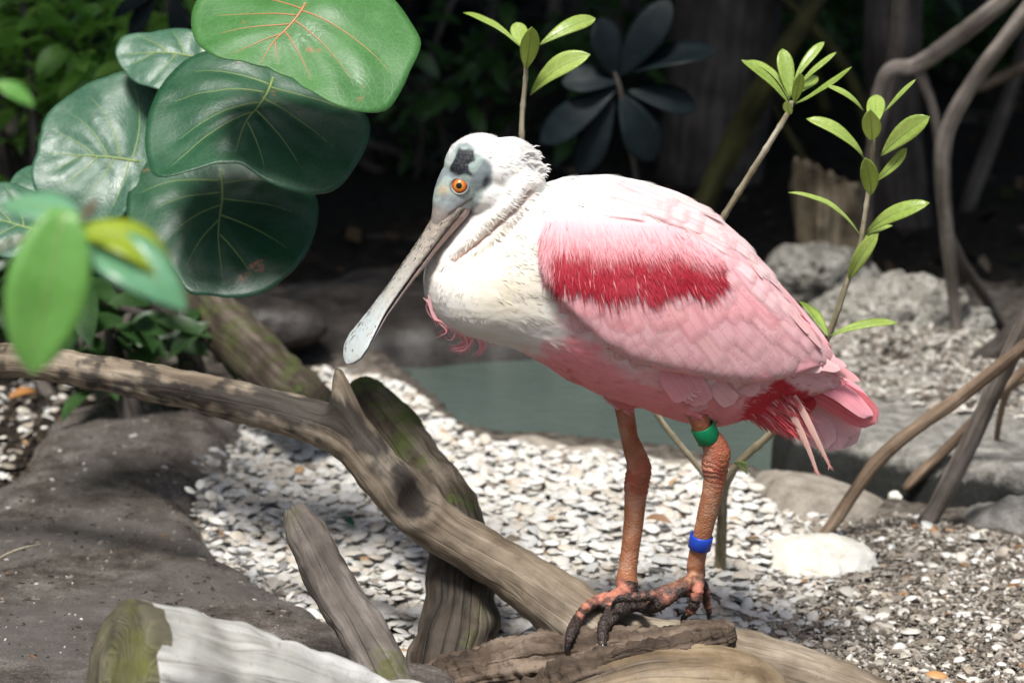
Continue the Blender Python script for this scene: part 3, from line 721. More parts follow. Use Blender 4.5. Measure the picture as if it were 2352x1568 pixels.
# ================================================================== plants
def leaf_mat(name, dark, light, rough=0.35, tr=0.25, trc=None, spec=0.5, blem=None):
    M = Mat(name, rough, spec); o = M.obj()
    inf = M.n('ObjectInfo').outputs['Random']
    a = M.noise(o, 22, 4); f = M.noise(o, 260, 3)
    c = M.mix(M.ramp(M.math('MULTIPLY_ADD', inf, 0.25, M.math('MULTIPLY', a, 0.8)), [(0.3, 0.0), (0.75, 1.0)]), dark, light)
    vn = M.voro(o, 150, 'DISTANCE_TO_EDGE')
    c = M.mix(M.ramp(vn, [(0.0, 0.22), (0.08, 0.0)]), c, tuple(min(1, x * 1.8 + 0.02) for x in light))
    if blem:
        b = M.noise(M.map(o, (1, 1, 1), (3, 1, 2)), 17, 6, 0.75)
        c = M.mix(M.ramp(b, [(0.64, 0.0), (0.68, 0.9)]), c, blem)
    M.color(c); M.rough(M.ramp(a, [(0.3, rough * 0.75), (0.7, rough * 1.25)]))
    M.normal(M.bump(M.math('ADD', M.math('MULTIPLY', f, 0.3), M.ramp(vn, [(0.0, 0.0), (0.15, 1.0)])), 0.10, 0.001))
    if tr: M.translucent(tr, trc or tuple(min(1, x * 2.2) for x in light))
    return M.m
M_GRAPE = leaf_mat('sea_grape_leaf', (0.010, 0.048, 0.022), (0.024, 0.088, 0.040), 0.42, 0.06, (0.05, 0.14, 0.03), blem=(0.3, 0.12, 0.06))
M_GRAPE_L = leaf_mat('sea_grape_leaf_sunlit_tone', (0.036, 0.13, 0.032), (0.07, 0.20, 0.052), 0.5, 0.18, (0.16, 0.4, 0.1), blem=(0.35, 0.14, 0.06))  # the top leaf's sunlit look is put into a lighter green
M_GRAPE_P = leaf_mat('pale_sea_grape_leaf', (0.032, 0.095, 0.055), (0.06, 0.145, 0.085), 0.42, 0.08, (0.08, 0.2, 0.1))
M_VEIN = Mat('pale_leaf_vein', 0.5).color((0.21, 0.29, 0.09)).m
M_VEIN_O = Mat('orange_leaf_vein', 0.45).color((0.42, 0.2, 0.08)).m
M_SAP = leaf_mat('sapling_leaf', (0.25, 0.36, 0.06), (0.43, 0.54, 0.16), 0.32, 0.36, (0.70, 0.82, 0.22))
M_NEAR = leaf_mat('foreground_leaf', (0.10, 0.28, 0.05), (0.18, 0.40, 0.09), 0.4, 0.3, (0.3, 0.6, 0.12))
M_NEAR_T = leaf_mat('teal_foreground_leaf', (0.09, 0.24, 0.12), (0.15, 0.33, 0.18), 0.35, 0.15, (0.2, 0.45, 0.15))
M_NEAR_Y = leaf_mat('yellow_foreground_leaf', (0.22, 0.30, 0.02), (0.33, 0.42, 0.03), 0.4, 0.3, (0.55, 0.65, 0.05), blem=(0.2, 0.12, 0.04))
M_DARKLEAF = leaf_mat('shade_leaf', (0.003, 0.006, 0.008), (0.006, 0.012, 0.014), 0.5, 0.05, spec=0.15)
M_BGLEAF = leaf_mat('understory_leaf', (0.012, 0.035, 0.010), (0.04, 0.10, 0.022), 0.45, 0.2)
M_BGLEAF_LIT = leaf_mat('lit_look_understory_leaf', (0.08, 0.22, 0.03), (0.25, 0.45, 0.10), 0.3, 0.3)  # understory leaf in a lighter green so the shrubs look lit
M_STEM = wood('sapling_stem', (0.14, 0.11, 0.06), (0.30, 0.26, 0.17), (0.48, 0.44, 0.34), gs=160, bump=0.4)
M_STEM_G = wood('green_stem', (0.10, 0.13, 0.03), (0.22, 0.26, 0.08), (0.34, 0.38, 0.16), gs=160, bump=0.2)

def big_leaf(parent, outline, petiole, tip, Y, tilt_deg, mat, vmat, seed, cup=0.05, n_side=4, yawd=0.0):
    """broad leaf blade: outline, petiole and tip measured in frame units, laid on a plane leaning back by tilt so that its face looks to the sky"""
    rr = random.Random(seed)
    out = np.array(outline, float)
    px, py = (out.min(0) + out.max(0)) / 2
    u = upx(Y); a = (out[:, 0].max() - out[:, 0].min()) * u / 2
    tilt = math.radians(tilt_deg); c = P(px, py, Y)
    view = -ray(px, py).normalized()
    ex = Vector((math.cos(yawd), math.sin(yawd), 0)); upv = view.cross(Vector((1, 0, 0)))
    ey = (upv * math.cos(tilt) - view * math.sin(tilt)).normalized()
    nrm = ex.cross(ey).normalized()
    if nrm.dot(view) < 0: nrm = -nrm
    ey = nrm.cross(ex).normalized()
    fy = max(.2, ey.dot(upv)); fx = ex.dot(Vector((1, 0, 0)))
    def loc(q): return ((q[0] - px) * u / a / fx, -(q[1] - py) * u / a / fy)
    ol = np.array([loc(q) for q in out])
    th_ = np.arctan2(ol[:, 1], ol[:, 0]); rr_ = np.hypot(ol[:, 0], ol[:, 1]); o_ = np.argsort(th_); th_, rr_ = th_[o_], rr_[o_]
    tab = np.interp(np.linspace(-math.pi, math.pi, 181), np.r_[th_ - 2 * math.pi, th_, th_ + 2 * math.pi], np.r_[rr_, rr_, rr_])
    ker = np.exp(-np.linspace(-1.5, 1.5, 7) ** 2); ker /= ker.sum(); ext = np.r_[tab[-4:-1], tab, tab[1:4]]; tab = np.convolve(ext, ker, 'valid')
    def rad(th): return float(np.interp((th + math.pi) % (2 * math.pi) - math.pi, np.linspace(-math.pi, math.pi, 181), tab))
    bx, by = loc(petiole); tx, ty = loc(tip); ml = math.hypot(tx - bx, ty - by); am = math.atan2(ty - by, tx - bx)
    def vein_pts(org, ang, s, frac):
        o2 = []; x, y = org
        while len(o2) < 60:
            if math.hypot(x, y) > rad(math.atan2(y, x)) * 0.95: break
            o2.append((x, y)); x += math.cos(ang) * 0.04; y += math.sin(ang) * 0.04; ang -= s * 0.017
        return o2[:max(3, int(len(o2) * frac))]
    veins = [([(bx + (tx - bx) * k / 18 + .02 * math.sin(k * .4), by + (ty - by) * k / 18) for k in range(19)], True)]
    for s in (-1, 1):
        for k in range(n_side):
            t = k / n_side
            st = .56 * (1 - t) ** 1.25 * (1 + .14 * s)
            veins.append((vein_pts((bx + (tx - bx) * st, by + (ty - by) * st), am + s * (.72 + 1.25 * t + rr.uniform(-.08, .08)), s, rr.uniform(.78, .97)), False))
    va = np.array([q for v, _ in veins for q in v])
    def surf(x, y):
        d = np.min(np.hypot(va[:, 0] - x, va[:, 1] - y)); r2 = x * x + y * y
        z = -cup * r2 + 0.016 * (1 - math.exp(-(d / 0.08) ** 2)) + 0.13 * mnoise.noise(Vector((x * 1.1, y * 1.1, seed * 3.3)))
        return z + 0.06 * math.sin(3 * math.atan2(y, x) + seed) * max(0, r2 - 0.35) + .012 * mnoise.noise(Vector((x * 5, y * 5, seed)))
    def w3(x, y, dz=0.0): return c + ex * (x * a) + ey * (y * a) + nrm * ((surf(x, y) + dz) * a)
    NR, NT = 18, 96
    V = [w3(0, 0)]
    for i in range(1, NR + 1):
        for j in range(NT):
            th = 2 * math.pi * j / NT; r = rad(th) * i / NR
            V.append(w3(r * math.cos(th), r * math.sin(th)))
    FA = [(0, 1 + j, 1 + (j + 1) % NT) for j in range(NT)]
    for i in range(NR - 1):
        for j in range(NT):
            k = (j + 1) % NT
            FA.append((1 + i * NT + j, 1 + (i + 1) * NT + j, 1 + (i + 1) * NT + k, 1 + i * NT + k))
    lf = mk('leaf', V, FA, mat, parent)
    so = lf.modifiers.new('thickness', 'SOLIDIFY'); so.thickness = 0.0008; so.offset = -1
    for v, main in veins:
        if len(v) < 3: continue
        pts = [w3(x, y, 0.0004) for x, y in v]
        r0 = 0.0016 if main else 0.0009
        vv, ff, gg = tube(pts, [r0 * (1 - 0.8 * k / (len(pts) - 1)) for k in range(len(pts))], len(pts), 6)
        mk('vein', vv, ff, vmat, lf)
    return w3(bx, by, -0.01)

grape = empty('sea_grape_plant', P(430, 760, 0.9), 'sea grape with big round glossy leaves and pale veins', 'plant')
bases = []
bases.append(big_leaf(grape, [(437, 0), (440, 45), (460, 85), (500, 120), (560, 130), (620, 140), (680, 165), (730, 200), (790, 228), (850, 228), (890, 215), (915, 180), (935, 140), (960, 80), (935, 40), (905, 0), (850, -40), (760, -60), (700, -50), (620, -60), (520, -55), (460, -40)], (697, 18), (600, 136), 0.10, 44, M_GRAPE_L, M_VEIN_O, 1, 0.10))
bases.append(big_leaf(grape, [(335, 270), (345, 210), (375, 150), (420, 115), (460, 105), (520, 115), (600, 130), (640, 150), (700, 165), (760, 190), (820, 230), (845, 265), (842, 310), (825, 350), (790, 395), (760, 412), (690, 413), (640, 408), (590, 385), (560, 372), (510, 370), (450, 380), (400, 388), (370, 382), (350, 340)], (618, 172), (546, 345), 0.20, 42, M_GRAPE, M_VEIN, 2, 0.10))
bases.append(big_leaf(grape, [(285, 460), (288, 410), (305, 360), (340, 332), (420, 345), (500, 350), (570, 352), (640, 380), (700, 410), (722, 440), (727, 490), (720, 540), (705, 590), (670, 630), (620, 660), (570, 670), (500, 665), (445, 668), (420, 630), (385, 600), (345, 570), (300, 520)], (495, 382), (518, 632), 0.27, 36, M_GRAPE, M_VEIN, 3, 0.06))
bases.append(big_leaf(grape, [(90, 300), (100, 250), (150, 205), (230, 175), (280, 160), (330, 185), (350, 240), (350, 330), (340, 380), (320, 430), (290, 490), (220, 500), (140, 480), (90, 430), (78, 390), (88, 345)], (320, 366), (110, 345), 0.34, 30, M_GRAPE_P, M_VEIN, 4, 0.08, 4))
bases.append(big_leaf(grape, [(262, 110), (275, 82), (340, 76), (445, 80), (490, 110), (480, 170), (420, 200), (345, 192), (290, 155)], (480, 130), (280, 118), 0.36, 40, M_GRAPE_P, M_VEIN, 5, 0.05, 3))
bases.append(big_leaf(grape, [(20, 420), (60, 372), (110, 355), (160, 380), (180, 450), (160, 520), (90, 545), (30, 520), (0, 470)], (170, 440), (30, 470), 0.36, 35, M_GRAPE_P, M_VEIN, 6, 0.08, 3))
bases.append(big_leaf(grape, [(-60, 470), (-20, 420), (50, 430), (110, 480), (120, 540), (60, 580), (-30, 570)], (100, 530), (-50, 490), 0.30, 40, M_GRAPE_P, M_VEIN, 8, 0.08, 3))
vv, ff, gg = tube([G(330, 780, -0.02), P(340, 640, 0.8), P(420, 420, 0.5), P(520, 200, 0.40), P(600, 60, 0.32), P(680, -120, 0.25)], [0.011, 0.010, 0.009, 0.008, 0.007, 0.005], 40, 10, amp=0.1)
mk('stem', vv, ff, M_ROOT_D, grape, attrs={'grain': gg})
for b, s in zip(bases, [(620, -20, .32), (560, 120, .38), (440, 380, .45), (400, 430, .46), (500, 220, .41), (330, 600, .52), (320, 640, .53)]):
    q = P(*s)
    vv, ff, gg = tube([q, (q + b) / 2 + Vector((0, 0.01, 0.008)), b], [0.003, 0.0026, 0.0024], 10, 8)
    mk('petiole', vv, ff, M_VEIN, grape)

def blade(base, tip, width, nrm, bend=0.1, fold=0.25, shape='obovate', nv=14, nu=6, twist=0.0, curl=0.0):
    base = Vector(base); tip = Vector(tip); ax = tip - base; L = ax.length; t_ = ax.normalized()
    n = (Vector(nrm) - t_ * Vector(nrm).dot(t_)).normalized(); s = t_.cross(n)
    V, UV = [], []
    for i in range(nv + 1):
        t = i / nv
        if shape == 'obovate': wd = (t ** 0.75) * (1 - t ** 3.2) ** 0.75 * 1.42
        elif shape == 'lance': wd = math.sin(math.pi * t ** 0.9) ** 0.8
        else: wd = math.sin(math.pi * min(1, t * 0.96 + 0.04)) ** 0.6
        wd = max(wd, 0.06 * (1 - t))
        c = base + ax * t + n * (bend * L * 4 * t * (1 - t)) - n * (curl * L * t * t)
        ss = (s * math.cos(twist * t) + n * math.sin(twist * t)); nn = ss.cross(t_) * -1
        for j in range(nu + 1):
            q = 2 * j / nu - 1
            V.append(c + ss * (q * wd * width / 2) + n * (abs(q) * fold * wd * width / 2)); UV.append((q, t))
    FA = [(i * (nu + 1) + j, i * (nu + 1) + j + 1, (i + 1) * (nu + 1) + j + 1, (i + 1) * (nu + 1) + j) for i in range(nv) for j in range(nu)]
    return V, FA
def px_leaf(parent, b, t, wpx, mat, face=(0, -0.75, 0.65), Yb=0.0, Yt=None, bend=0.08, fold=0.25, shape='obovate', name='leaf', rib=True, **kw):
    Yt = Yb if Yt is None else Yt
    B, T = P(b[0], b[1], Yb), P(t[0], t[1], Yt)
    v, f = blade(B, T, wpx * upx(Yb), face, bend * random.uniform(.6, 1.3), fold * random.uniform(.5, 1.5), shape, twist=random.uniform(-.35, .35), **kw)
    v = [q + Vector(face).normalized() * (.0012 * mnoise.noise(q * 45)) for q in v]
    lf = mk(name, v, f, mat, parent)
    so = lf.modifiers.new('thickness', 'SOLIDIFY'); so.thickness = 0.0006; so.offset = 0
    if rib:
        pts = [v[i * 7 + 3] + Vector(face).normalized() * 0.0004 for i in range(0, 15, 2)]
        vv, ff, gg = tube(pts, [0.0007 * (1 - .8 * k / 7) for k in range(8)], 8, 5)
        mk('midrib', vv, ff, M_VEIN if mat is M_SAP else M_VEIN, lf)
    return lf

SAP_Y = 0.16
sapling = empty('mangrove_sapling', P(1655, 1345, 0.30), 'young mangrove sapling with bright green leaf rosettes behind the bird', 'sapling')
def stem(spec, mat=M_STEM, parent=sapling, nodes=True, name='branch'):
    def nodal(p, a, s, t): return 0.0006 * max(0, math.sin(s * 240)) ** 8 if nodes else 0
    spec = [(a, b, q * .84, y) for a, b, q, y in spec]
    v, f, g = pxtube(spec, 10, len(spec) * 14, amp=0.08, nscale=60, disp=nodal)
    return mk(name, v, f, mat, parent, attrs={'grain': g})
stem([(1652, 1352, 20, 0.30), (1655, 1280, 17, 0.28), (1658, 1200, 15, 0.26), (1664, 1120, 13, 0.24), (1700, 1060, 12, 0.22), (1780, 985, 11, 0.20), (1850, 880, 10, 0.18), (1902, 772, 9, 0.16), (1945, 650, 8, 0.15), (1975, 560, 7.5, 0.15), (1995, 440, 7, 0.15), (2004, 350, 6, 0.15), (2008, 290, 4, 0.15)], name='trunk')
stem([(1660, 1140, 11, 0.25), (1620, 1092, 9, 0.25), (1570, 1030, 8, 0.25), (1520, 968, 8, 0.25), (1480, 900, 8, 0.25), (1400, 760, 8, 0.25), (1280, 560, 8, 0.24), (1215, 420, 8, 0.22), (1200, 330, 7.5, 0.2), (1200, 260, 7, 0.2), (1208, 170, 6, 0.2), (1206, 120, 5, 0.2)])
stem([(1480, 900, 8, 0.25), (1540, 740, 8.5, 0.24), (1600, 610, 8.5, 0.22), (1662, 498, 8.5, 0.2), (1720, 405, 8, 0.19), (1770, 325, 7.5, 0.18), (1812, 255, 7, 0.18), (1818, 232, 5, 0.18)])
UPF = (0.0, -0.55, 0.85)
for b, t, w_, face, bend, Yt in [
    ((1196, 108), (1064, 30), 26, (0.2, -0.4, 1), 0.10, 0.24), ((1208, 158), (1221, 62), 52, (0.1, -1, 0.1), 0.05, 0.16), ((1205, 112), (1186, 52), 46, (-.2, -1, 0.3), -0.05, 0.23),
    ((1240, 104), (1368, 42), 46, (-0.2, -0.8, 0.8), 0.10, 0.22), ((1218, 218), (1357, 126), 62, (-0.3, -0.7, 0.7), 0.14, 0.18)]:
    px_leaf(sapling, b, t, w_, M_SAP, face, 0.2, Yt, bend)
for b, t, w_, face, bend, Yt in [
    ((1813, 240), (1702, 138), 26, (0.5, -0.7, 0.8), 0.10, 0.18), ((1812, 230), (1716, 140), 24, (0.5, -0.5, 0.8), 0.14, 0.22), ((1815, 225), (1797, 112), 46, (0, -1, .35), 0.05, 0.2),
    ((1822, 190), (1893, 96), 28, (-.5, -.8, .6), 0.12, 0.2), ((1832, 200), (1922, 121), 22, (-.5, -.6, .8), 0.04, 0.18), ((1826, 240), (1956, 154), 24, (-.4, -.5, .9), -0.04, 0.16),
    ((1824, 236), (1836, 168), 36, (0.2, -1, .2), 0.06, 0.15), ((1832, 215), (1878, 176), 30, (-.3, -1, .5), 0.05, 0.2), ((1816, 262), (1808, 232), 26, (-.3, -1, .2), 0.05, 0.15)]:
    px_leaf(sapling, b, t, w_, M_SAP, face, 0.18, Yt, bend)
for b, t, w_, face, bend, Yt in [
    ((1982, 255), (1898, 195), 24, (.4, -.6, .8), 0.08, 0.15), ((2003, 300), (2014, 218), 50, (0, -1, .4), 0.02, 0.19), ((2003, 322), (1999, 252), 52, (-.1, -1, .1), 0.06, 0.11), ((2030, 258), (2104, 182), 18, (-.4, -.5, .9), 0.03, 0.15),
    ((2024, 358), (2136, 268), 58, (-.5, -.75, .5), 0.10, 0.12), ((1984, 362), (1851, 274), 44, (.4, -.7, .8), 0.13, 0.15), ((2000, 448), (1986, 362), 50, (.1, -1, .1), 0.06, 0.11), ((2006, 420), (2082, 340), 32, (-.6, -.8, .3), -0.10, 0.13),
    ((1978, 545), (1810, 442), 22, (.4, -.4, .9), 0.12, 0.15), ((1990, 535), (2136, 466), 50, (-.4, -.8, .6), 0.14, 0.12), ((1976, 560), (2050, 518), 24, (-.4, -.5, .9), 0.10, 0.15), ((1948, 645), (2018, 536), 46, (-.5, -.9, .3), 0.12, 0.12),
    ((1900, 772), (1836, 692), 52, (.5, -.8, .4), 0.1, 0.2), ((1906, 772), (2062, 742), 34, (-.1, -.6, .9), 0.16, 0.15), ((1686, 1062), (1716, 1082), 34, (.2, -1, .5), 0.05, 0.22), ((1776, 990), (1806, 982), 18, (.2, -1, .5), 0.05, 0.2)]:
    px_leaf(sapling, b, t, w_, M_SAP, face, 0.15, Yt, bend)

# out-of-focus sprig close to the camera
NY = -0.95
sprig = empty('foreground_sprig', P(-150, 900, NY), 'out of focus leafy green sprig hanging in front of the branch', 'sprig')
stem([(-350, 1300, 8, NY + .05), (-200, 800, 8, NY + .04), (-40, 600, 7, NY + 0.02), (100, 530, 6, NY), (190, 500, 5, NY), (205, 470, 4, NY)], M_STEM, sprig, False, 'stem')
px_leaf(sprig, (150, 480), (72, 858), 172, M_NEAR, (0.1, -1, 0.35), NY, NY - 0.02, 0.05, 0.12, 'round')
px_leaf(sprig, (182, 548), (430, 716), 132, M_NEAR_T, (0.3, -0.7, 0.75), NY + .02, NY, 0.10, 0.2, 'lance')
px_leaf(sprig, (190, 528), (410, 675), 120, M_NEAR_Y, (0.62, -0.55, 0.7), NY + .02, NY + .02, 0.26, 0.1, 'round')
px_leaf(sprig, (180, 500), (0, 470), 100, M_NEAR_T, (0.0, -0.5, 0.9), NY + .03, NY + .05, 0.10, 0.2, 'lance')
px_leaf(sprig, (-10, 190), (80, 248), 50, M_NEAR, (0.0, -0.5, 0.9), NY + .15, NY + .15, 0.10, 0.2, 'lance')
px_leaf(sprig, (190, 505), (225, 455), 20, M_TAN, (0.0, -1, 0.3), NY, NY, 0.05, 0.2, 'lance', 'bud', False)

# ---------------------------------------------------------------- shaded understory
def bush(name, c, spread, n, size, mat, seed, stems=5, big=False, **tags):
    r = random.Random(seed)
    root_ = empty(name, (c[0], c[1], 0), tags['label'], tags['cat'], tags.get('group'))
    V, FA = [], []
    for i in range(n):
        d = Vector((r.gauss(0, .5), r.gauss(0, .5), r.gauss(0, .5)))
        d = d if d.length < 1 else d.normalized() * r.random()
        p = Vector(c) + Vector((d.x * spread[0], d.y * spread[1], d.z * spread[2]))
        a = r.uniform(0, 6.28); L = size * r.uniform(.6, 1.3)
        dirv = Vector((math.cos(a), math.sin(a), r.uniform(-.9, .4))).normalized()
        v, f = blade(p, p + dirv * L, L * r.uniform(.32, .5), (r.gauss(0, .4), r.gauss(-.2, .4), 1), 0.08, .2, 'lance', 5, 2, curl=.15)
        b = len(V); V += v; FA += [tuple(q + b for q in ff) for ff in f]
    mk('foliage', V, FA, mat, root_, kind='stuff')
    for i in range(stems):
        e = Vector(c) + Vector((r.uniform(-.7, .7) * spread[0], r.uniform(-.7, .7) * spread[1], r.uniform(0, .6) * spread[2]))
        q = Vector((c[0] + r.uniform(-.1, .1), c[1] + r.uniform(-.1, .1), -0.02))
        vv, ff, gg = tube([q, (q + e) / 2 + Vector((r.uniform(-.06, .06), 0, .03)), e], [.012, .008, .004], 10, 7)
        mk('stem', vv, ff, M_ROOT_D, root_, attrs={'grain': gg})
    return root_
GU = 'shrubs in the understory'
c = P(130, 150, 1.6); bush('understory_shrub', c, (.34, .25, .22), 420, 0.055, M_BGLEAF_LIT, 11, label='blurred green shrub with small leaves coloured as if lit left of the round leaves', cat='shrub', group=GU)
c = P(60, 60, 1.45); bush('understory_shrub', c, (.25, .2, .14), 120, 0.075, M_BGLEAF_LIT, 12, label='blurred shrub coloured as if catching light in the dark upper thicket', cat='shrub', group=GU)
c = P(330, 80, 1.8); bush('understory_shrub', c, (.3, .2, .14), 160, 0.06, M_BGLEAF, 13, label='blurred shrub behind the topmost round leaf', cat='shrub', group=GU)
c = P(20, 640, 1.0); bush('understory_shrub', c, (.16, .15, .12), 120, 0.05, M_BGLEAF, 14, label='dark low shrub under the pale round leaves', cat='shrub', group=GU)
c = P(300, 740, 0.8); bush('understory_shrub', c, (.12, .1, .09), 60, 0.07, M_BGLEAF, 15, label='dark leafy clump above the curved branch', cat='shrub', group=GU)
c = P(1900, 30, 3.0); bush('understory_shrub', c, (.4, .3, .2), 260, 0.07, M_BGLEAF, 16, label='dim shrub behind the rosette of bright sapling leaves', cat='shrub', group=GU)
c = P(2250, 60, 3.4); bush('understory_shrub', c, (.4, .3, .2), 260, 0.08, M_BGLEAF, 17, label='dim shrub behind the thick hooked branch', cat='shrub', group=GU)
c = P(1150, 150, 2.2); bush('understory_shrub', c, (.3, .2, .14), 130, 0.07, M_BGLEAF, 31, label='dim green shrub behind the sapling tip over the head', cat='shrub', group=GU)
c = P(1580, 60, 2.6); bush('understory_shrub', c, (.3, .25, .16), 200, 0.07, M_BGLEAF, 32, label='dim green shrub left of the slanting mossy branch', cat='shrub', group=GU)
c = P(1000, 380, 2.4); bush('understory_shrub', c, (.35, .2, .1), 150, 0.055, M_BGLEAF, 33, label='low dim shrub between the round leaves and the head', cat='shrub', group=GU)
c = P(2150, 380, 2.9); bush('understory_shrub', c, (.35, .2, .1), 150, 0.06, M_BGLEAF, 34, label='low dim shrub between the tall prop roots', cat='shrub', group=GU)
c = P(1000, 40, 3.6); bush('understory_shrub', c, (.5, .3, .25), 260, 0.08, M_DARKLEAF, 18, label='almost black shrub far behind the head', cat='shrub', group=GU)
sh = empty('shade_plant', P(1430, 420, 1.1), 'plant with broad blue black leaves in deep shade behind the bird', 'plant')
stem([(1480, 560, 10, 1.15), (1460, 400, 9, 1.12), (1430, 230, 8, 1.1), (1410, 160, 6, 1.1)], M_ROOT_D, sh, False, 'stem')
for b, t, w_, face in [((1425, 190), (1290, 190), 80, (0, -.6, .8)), ((1430, 170), (1650, 120), 95, (0, -.5, .9)), ((1420, 180), (1540, 0), 90, (.2, -.7, .6)), ((1425, 215), (1500, 370), 100, (0, -1, .4)), ((1420, 200), (1240, 330), 90, (0, -.8, .5)),
                       ((1410, 180), (1380, 40), 80, (0, -.9, .4)), ((1440, 210), (1600, 250), 80, (0, -.6, .7)), ((1410, 230), (1330, 400), 80, (0, -.9, .4))]:
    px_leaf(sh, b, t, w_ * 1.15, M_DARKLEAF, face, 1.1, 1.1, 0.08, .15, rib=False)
sh2 = empty('shade_plant', P(330, 60, 1.2), 'plant with hanging dark blue grey leaves above the pale round leaf', 'plant')
stem([(420, 300, 9, 1.25), (400, 100, 8, 1.22), (380, -40, 7, 1.2)], M_ROOT_D, sh2, False, 'stem')
for b, t, w_, face in [((360, -20), (300, 90), 60, (0, -.8, .5)), ((400, -20), (420, 100), 60, (0, -.9, .4)), ((380, -30), (260, 40), 50, (0, -.7, .7))]:
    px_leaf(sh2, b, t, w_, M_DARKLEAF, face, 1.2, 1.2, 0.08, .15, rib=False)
# pale blurred bits behind the leaves at the left
for (px, py, w_, h_), lab in [((110, 140, 60, 50), 'pale blurred stone among the dark shrubs'), ((25, 290, 40, 55), 'pale blurred stone low among the dark shrubs')]:
    boulder_px('pale_stone', px, py, w_, h_, 1.5, M_EDGE, 0.2, 12, 0.8, 4, label=lab, cat='stone')

# ---------------------------------------------------------------- trees added around the scene, crowns out of frame, to block sun and sky
def added_shade_tree(x, y, h, r, seed, n=4500, size=0.19, **tags):
    rd = random.Random(seed)
    t = empty('added_shade_tree', (x, y, 0), tags['label'], 'tree', 'trees added to shade the scene')
    vv, ff, gg = tube([(x, y, -.05), (x + .05, y, h * .4), (x - .04, y + .05, h * .75), (x, y, h)], [.10, .08, .06, .03], 24, 12, amp=.1, nscale=5)
    mk('trunk', vv, ff, M_ROOT_D, t, attrs={'grain': gg})
    V, FA = [], []
    for i in range(n):
        while True:
            d = Vector((rd.uniform(-1, 1), rd.uniform(-1, 1), rd.uniform(-1, 1)))
            if d.length < 1: break
        p = Vector((x + d.x * r[0], y + d.y * r[1], h + d.z * r[2]))
        a = rd.uniform(0, 6.28); L = size * rd.uniform(.7, 1.3)
        dv = Vector((math.cos(a), math.sin(a), rd.uniform(-.8, .2))).normalized(); sv = dv.cross(Vector((rd.gauss(0, .3), rd.gauss(0, .3), 1))).normalized() * L * .3
        b = len(V); V += [p, p + dv * L * .5 + sv, p + dv * L, p + dv * L * .5 - sv]; FA.append((b, b + 1, b + 2, b + 3))
    mk('crown', V, FA, M_BGLEAF, t, smooth=False, kind='stuff')
added_shade_tree(-1.6, 3.2, 2.5, (1.7, 1.5, 1.0), 21, label='tall tree added to shade the dark thicket by the sea grape')
added_shade_tree(0.2, 3.4, 2.5, (1.7, 1.5, 1.0), 22, label='tall tree added to shade the fallen logs behind the bird')
added_shade_tree(2.2, 3.9, 2.6, (1.6, 1.5, 1.0), 23, label='tall tree added to shade the far coral rocks')
added_shade_tree(-0.8, 5.6, 1.6, (2.2, 1.0, 1.7), 24, label='dense tree added at the back to block the sky')
added_shade_tree(1.8, 6.0, 1.6, (2.2, 1.0, 1.7), 25, label='dense tree added beyond the mangrove trunk to block the sky')
for k_, (x_, y_) in enumerate([(-2.4, 0.85), (-0.9, 0.9), (0.35, 1.0), (1.9, 1.9)]):
    added_shade_tree(x_, y_ + 1.2, 2.35, (1.1, 1.85, .6), 40 + k_, 6000, 0.2, label=['spreading tree added for shade over the dark left thicket', 'spreading tree added for shade over the sea grape', 'spreading tree added for shade over the black logs', 'spreading tree added for shade over the prop roots'][k_])
for k_, (x_, y_) in enumerate([(-3.6, -0.6), (-3.2, -3.4), (-0.4, -5.6), (2.6, -4.4), (3.8, -1.2), (4.0, 1.8)]):  # ring of trees added out of view to cut low sky light
    added_shade_tree(x_, y_, 1.7, (1.7, 1.3, 1.6), 60 + k_, 2400, 0.17, label=['leafy tree added left of the rock slab to block low sky', 'leafy tree added far to the left of the pale log to block low sky', 'leafy tree added across from the pale log to block low sky', 'leafy tree added across from the peeling log to block low sky', 'leafy tree added right of the shell gravel to block low sky', 'leafy tree added right of the far ledge to block low sky'][k_])
added_shade_tree(-3.4, 2.6, 1.9, (1.4, 1.8, 1.8), 26, label='dense tree added beyond the rock slab to block the sky')
# fallen leaves
for (b, t, w_, col, lab) in [((20, 915), (85, 900), 30, (0.4, 0.17, 0.04), 'curled orange dead leaf under the curved branch'), ((790, 1195), (815, 1210), 22, (0.02, 0.12, 0.06), 'small green leaf scrap lying on the shells'),
                            ((1480, 1192), (1545, 1203), 24, (0.3, 0.17, 0.09), 'brown dead leaf between the legs on the shells'), ((575, 1382), (615, 1398), 14, (0.2, 0.09, 0.06), 'reddish bark chip where rock slab meets shells')]:
    B, T = G(*b, 0.018), G(*t, 0.02)
    v, f = blade(B, T, w_ * upx(.4), (0, -.5, 1), .15, .3, 'lance')
    M = Mat('dead_leaf', .7); M.color(M.mix(M.noise(M.obj(), 80), col, tuple(x * .6 for x in col)))
    mk('fallen_leaf', v, f, M.m, label=lab, cat='leaf')
v, f, g = tube([G(-10, 1285, .075), G(30, 1265, .08), G(60, 1256, .082), G(95, 1249, .075)], [.0011, .001, .0009, .0006], 16, 6)
mk('straw', v, f, M_STEM, attrs={'grain': g}, label='thin dry straw lying on the rock slab', cat='straw')
# ================================================================== the bird
bird = empty('spoonbill', P(1500, 1440, -0.01), 'pink and white spoonbill with long spatulate bill standing on the curved branch', 'bird')

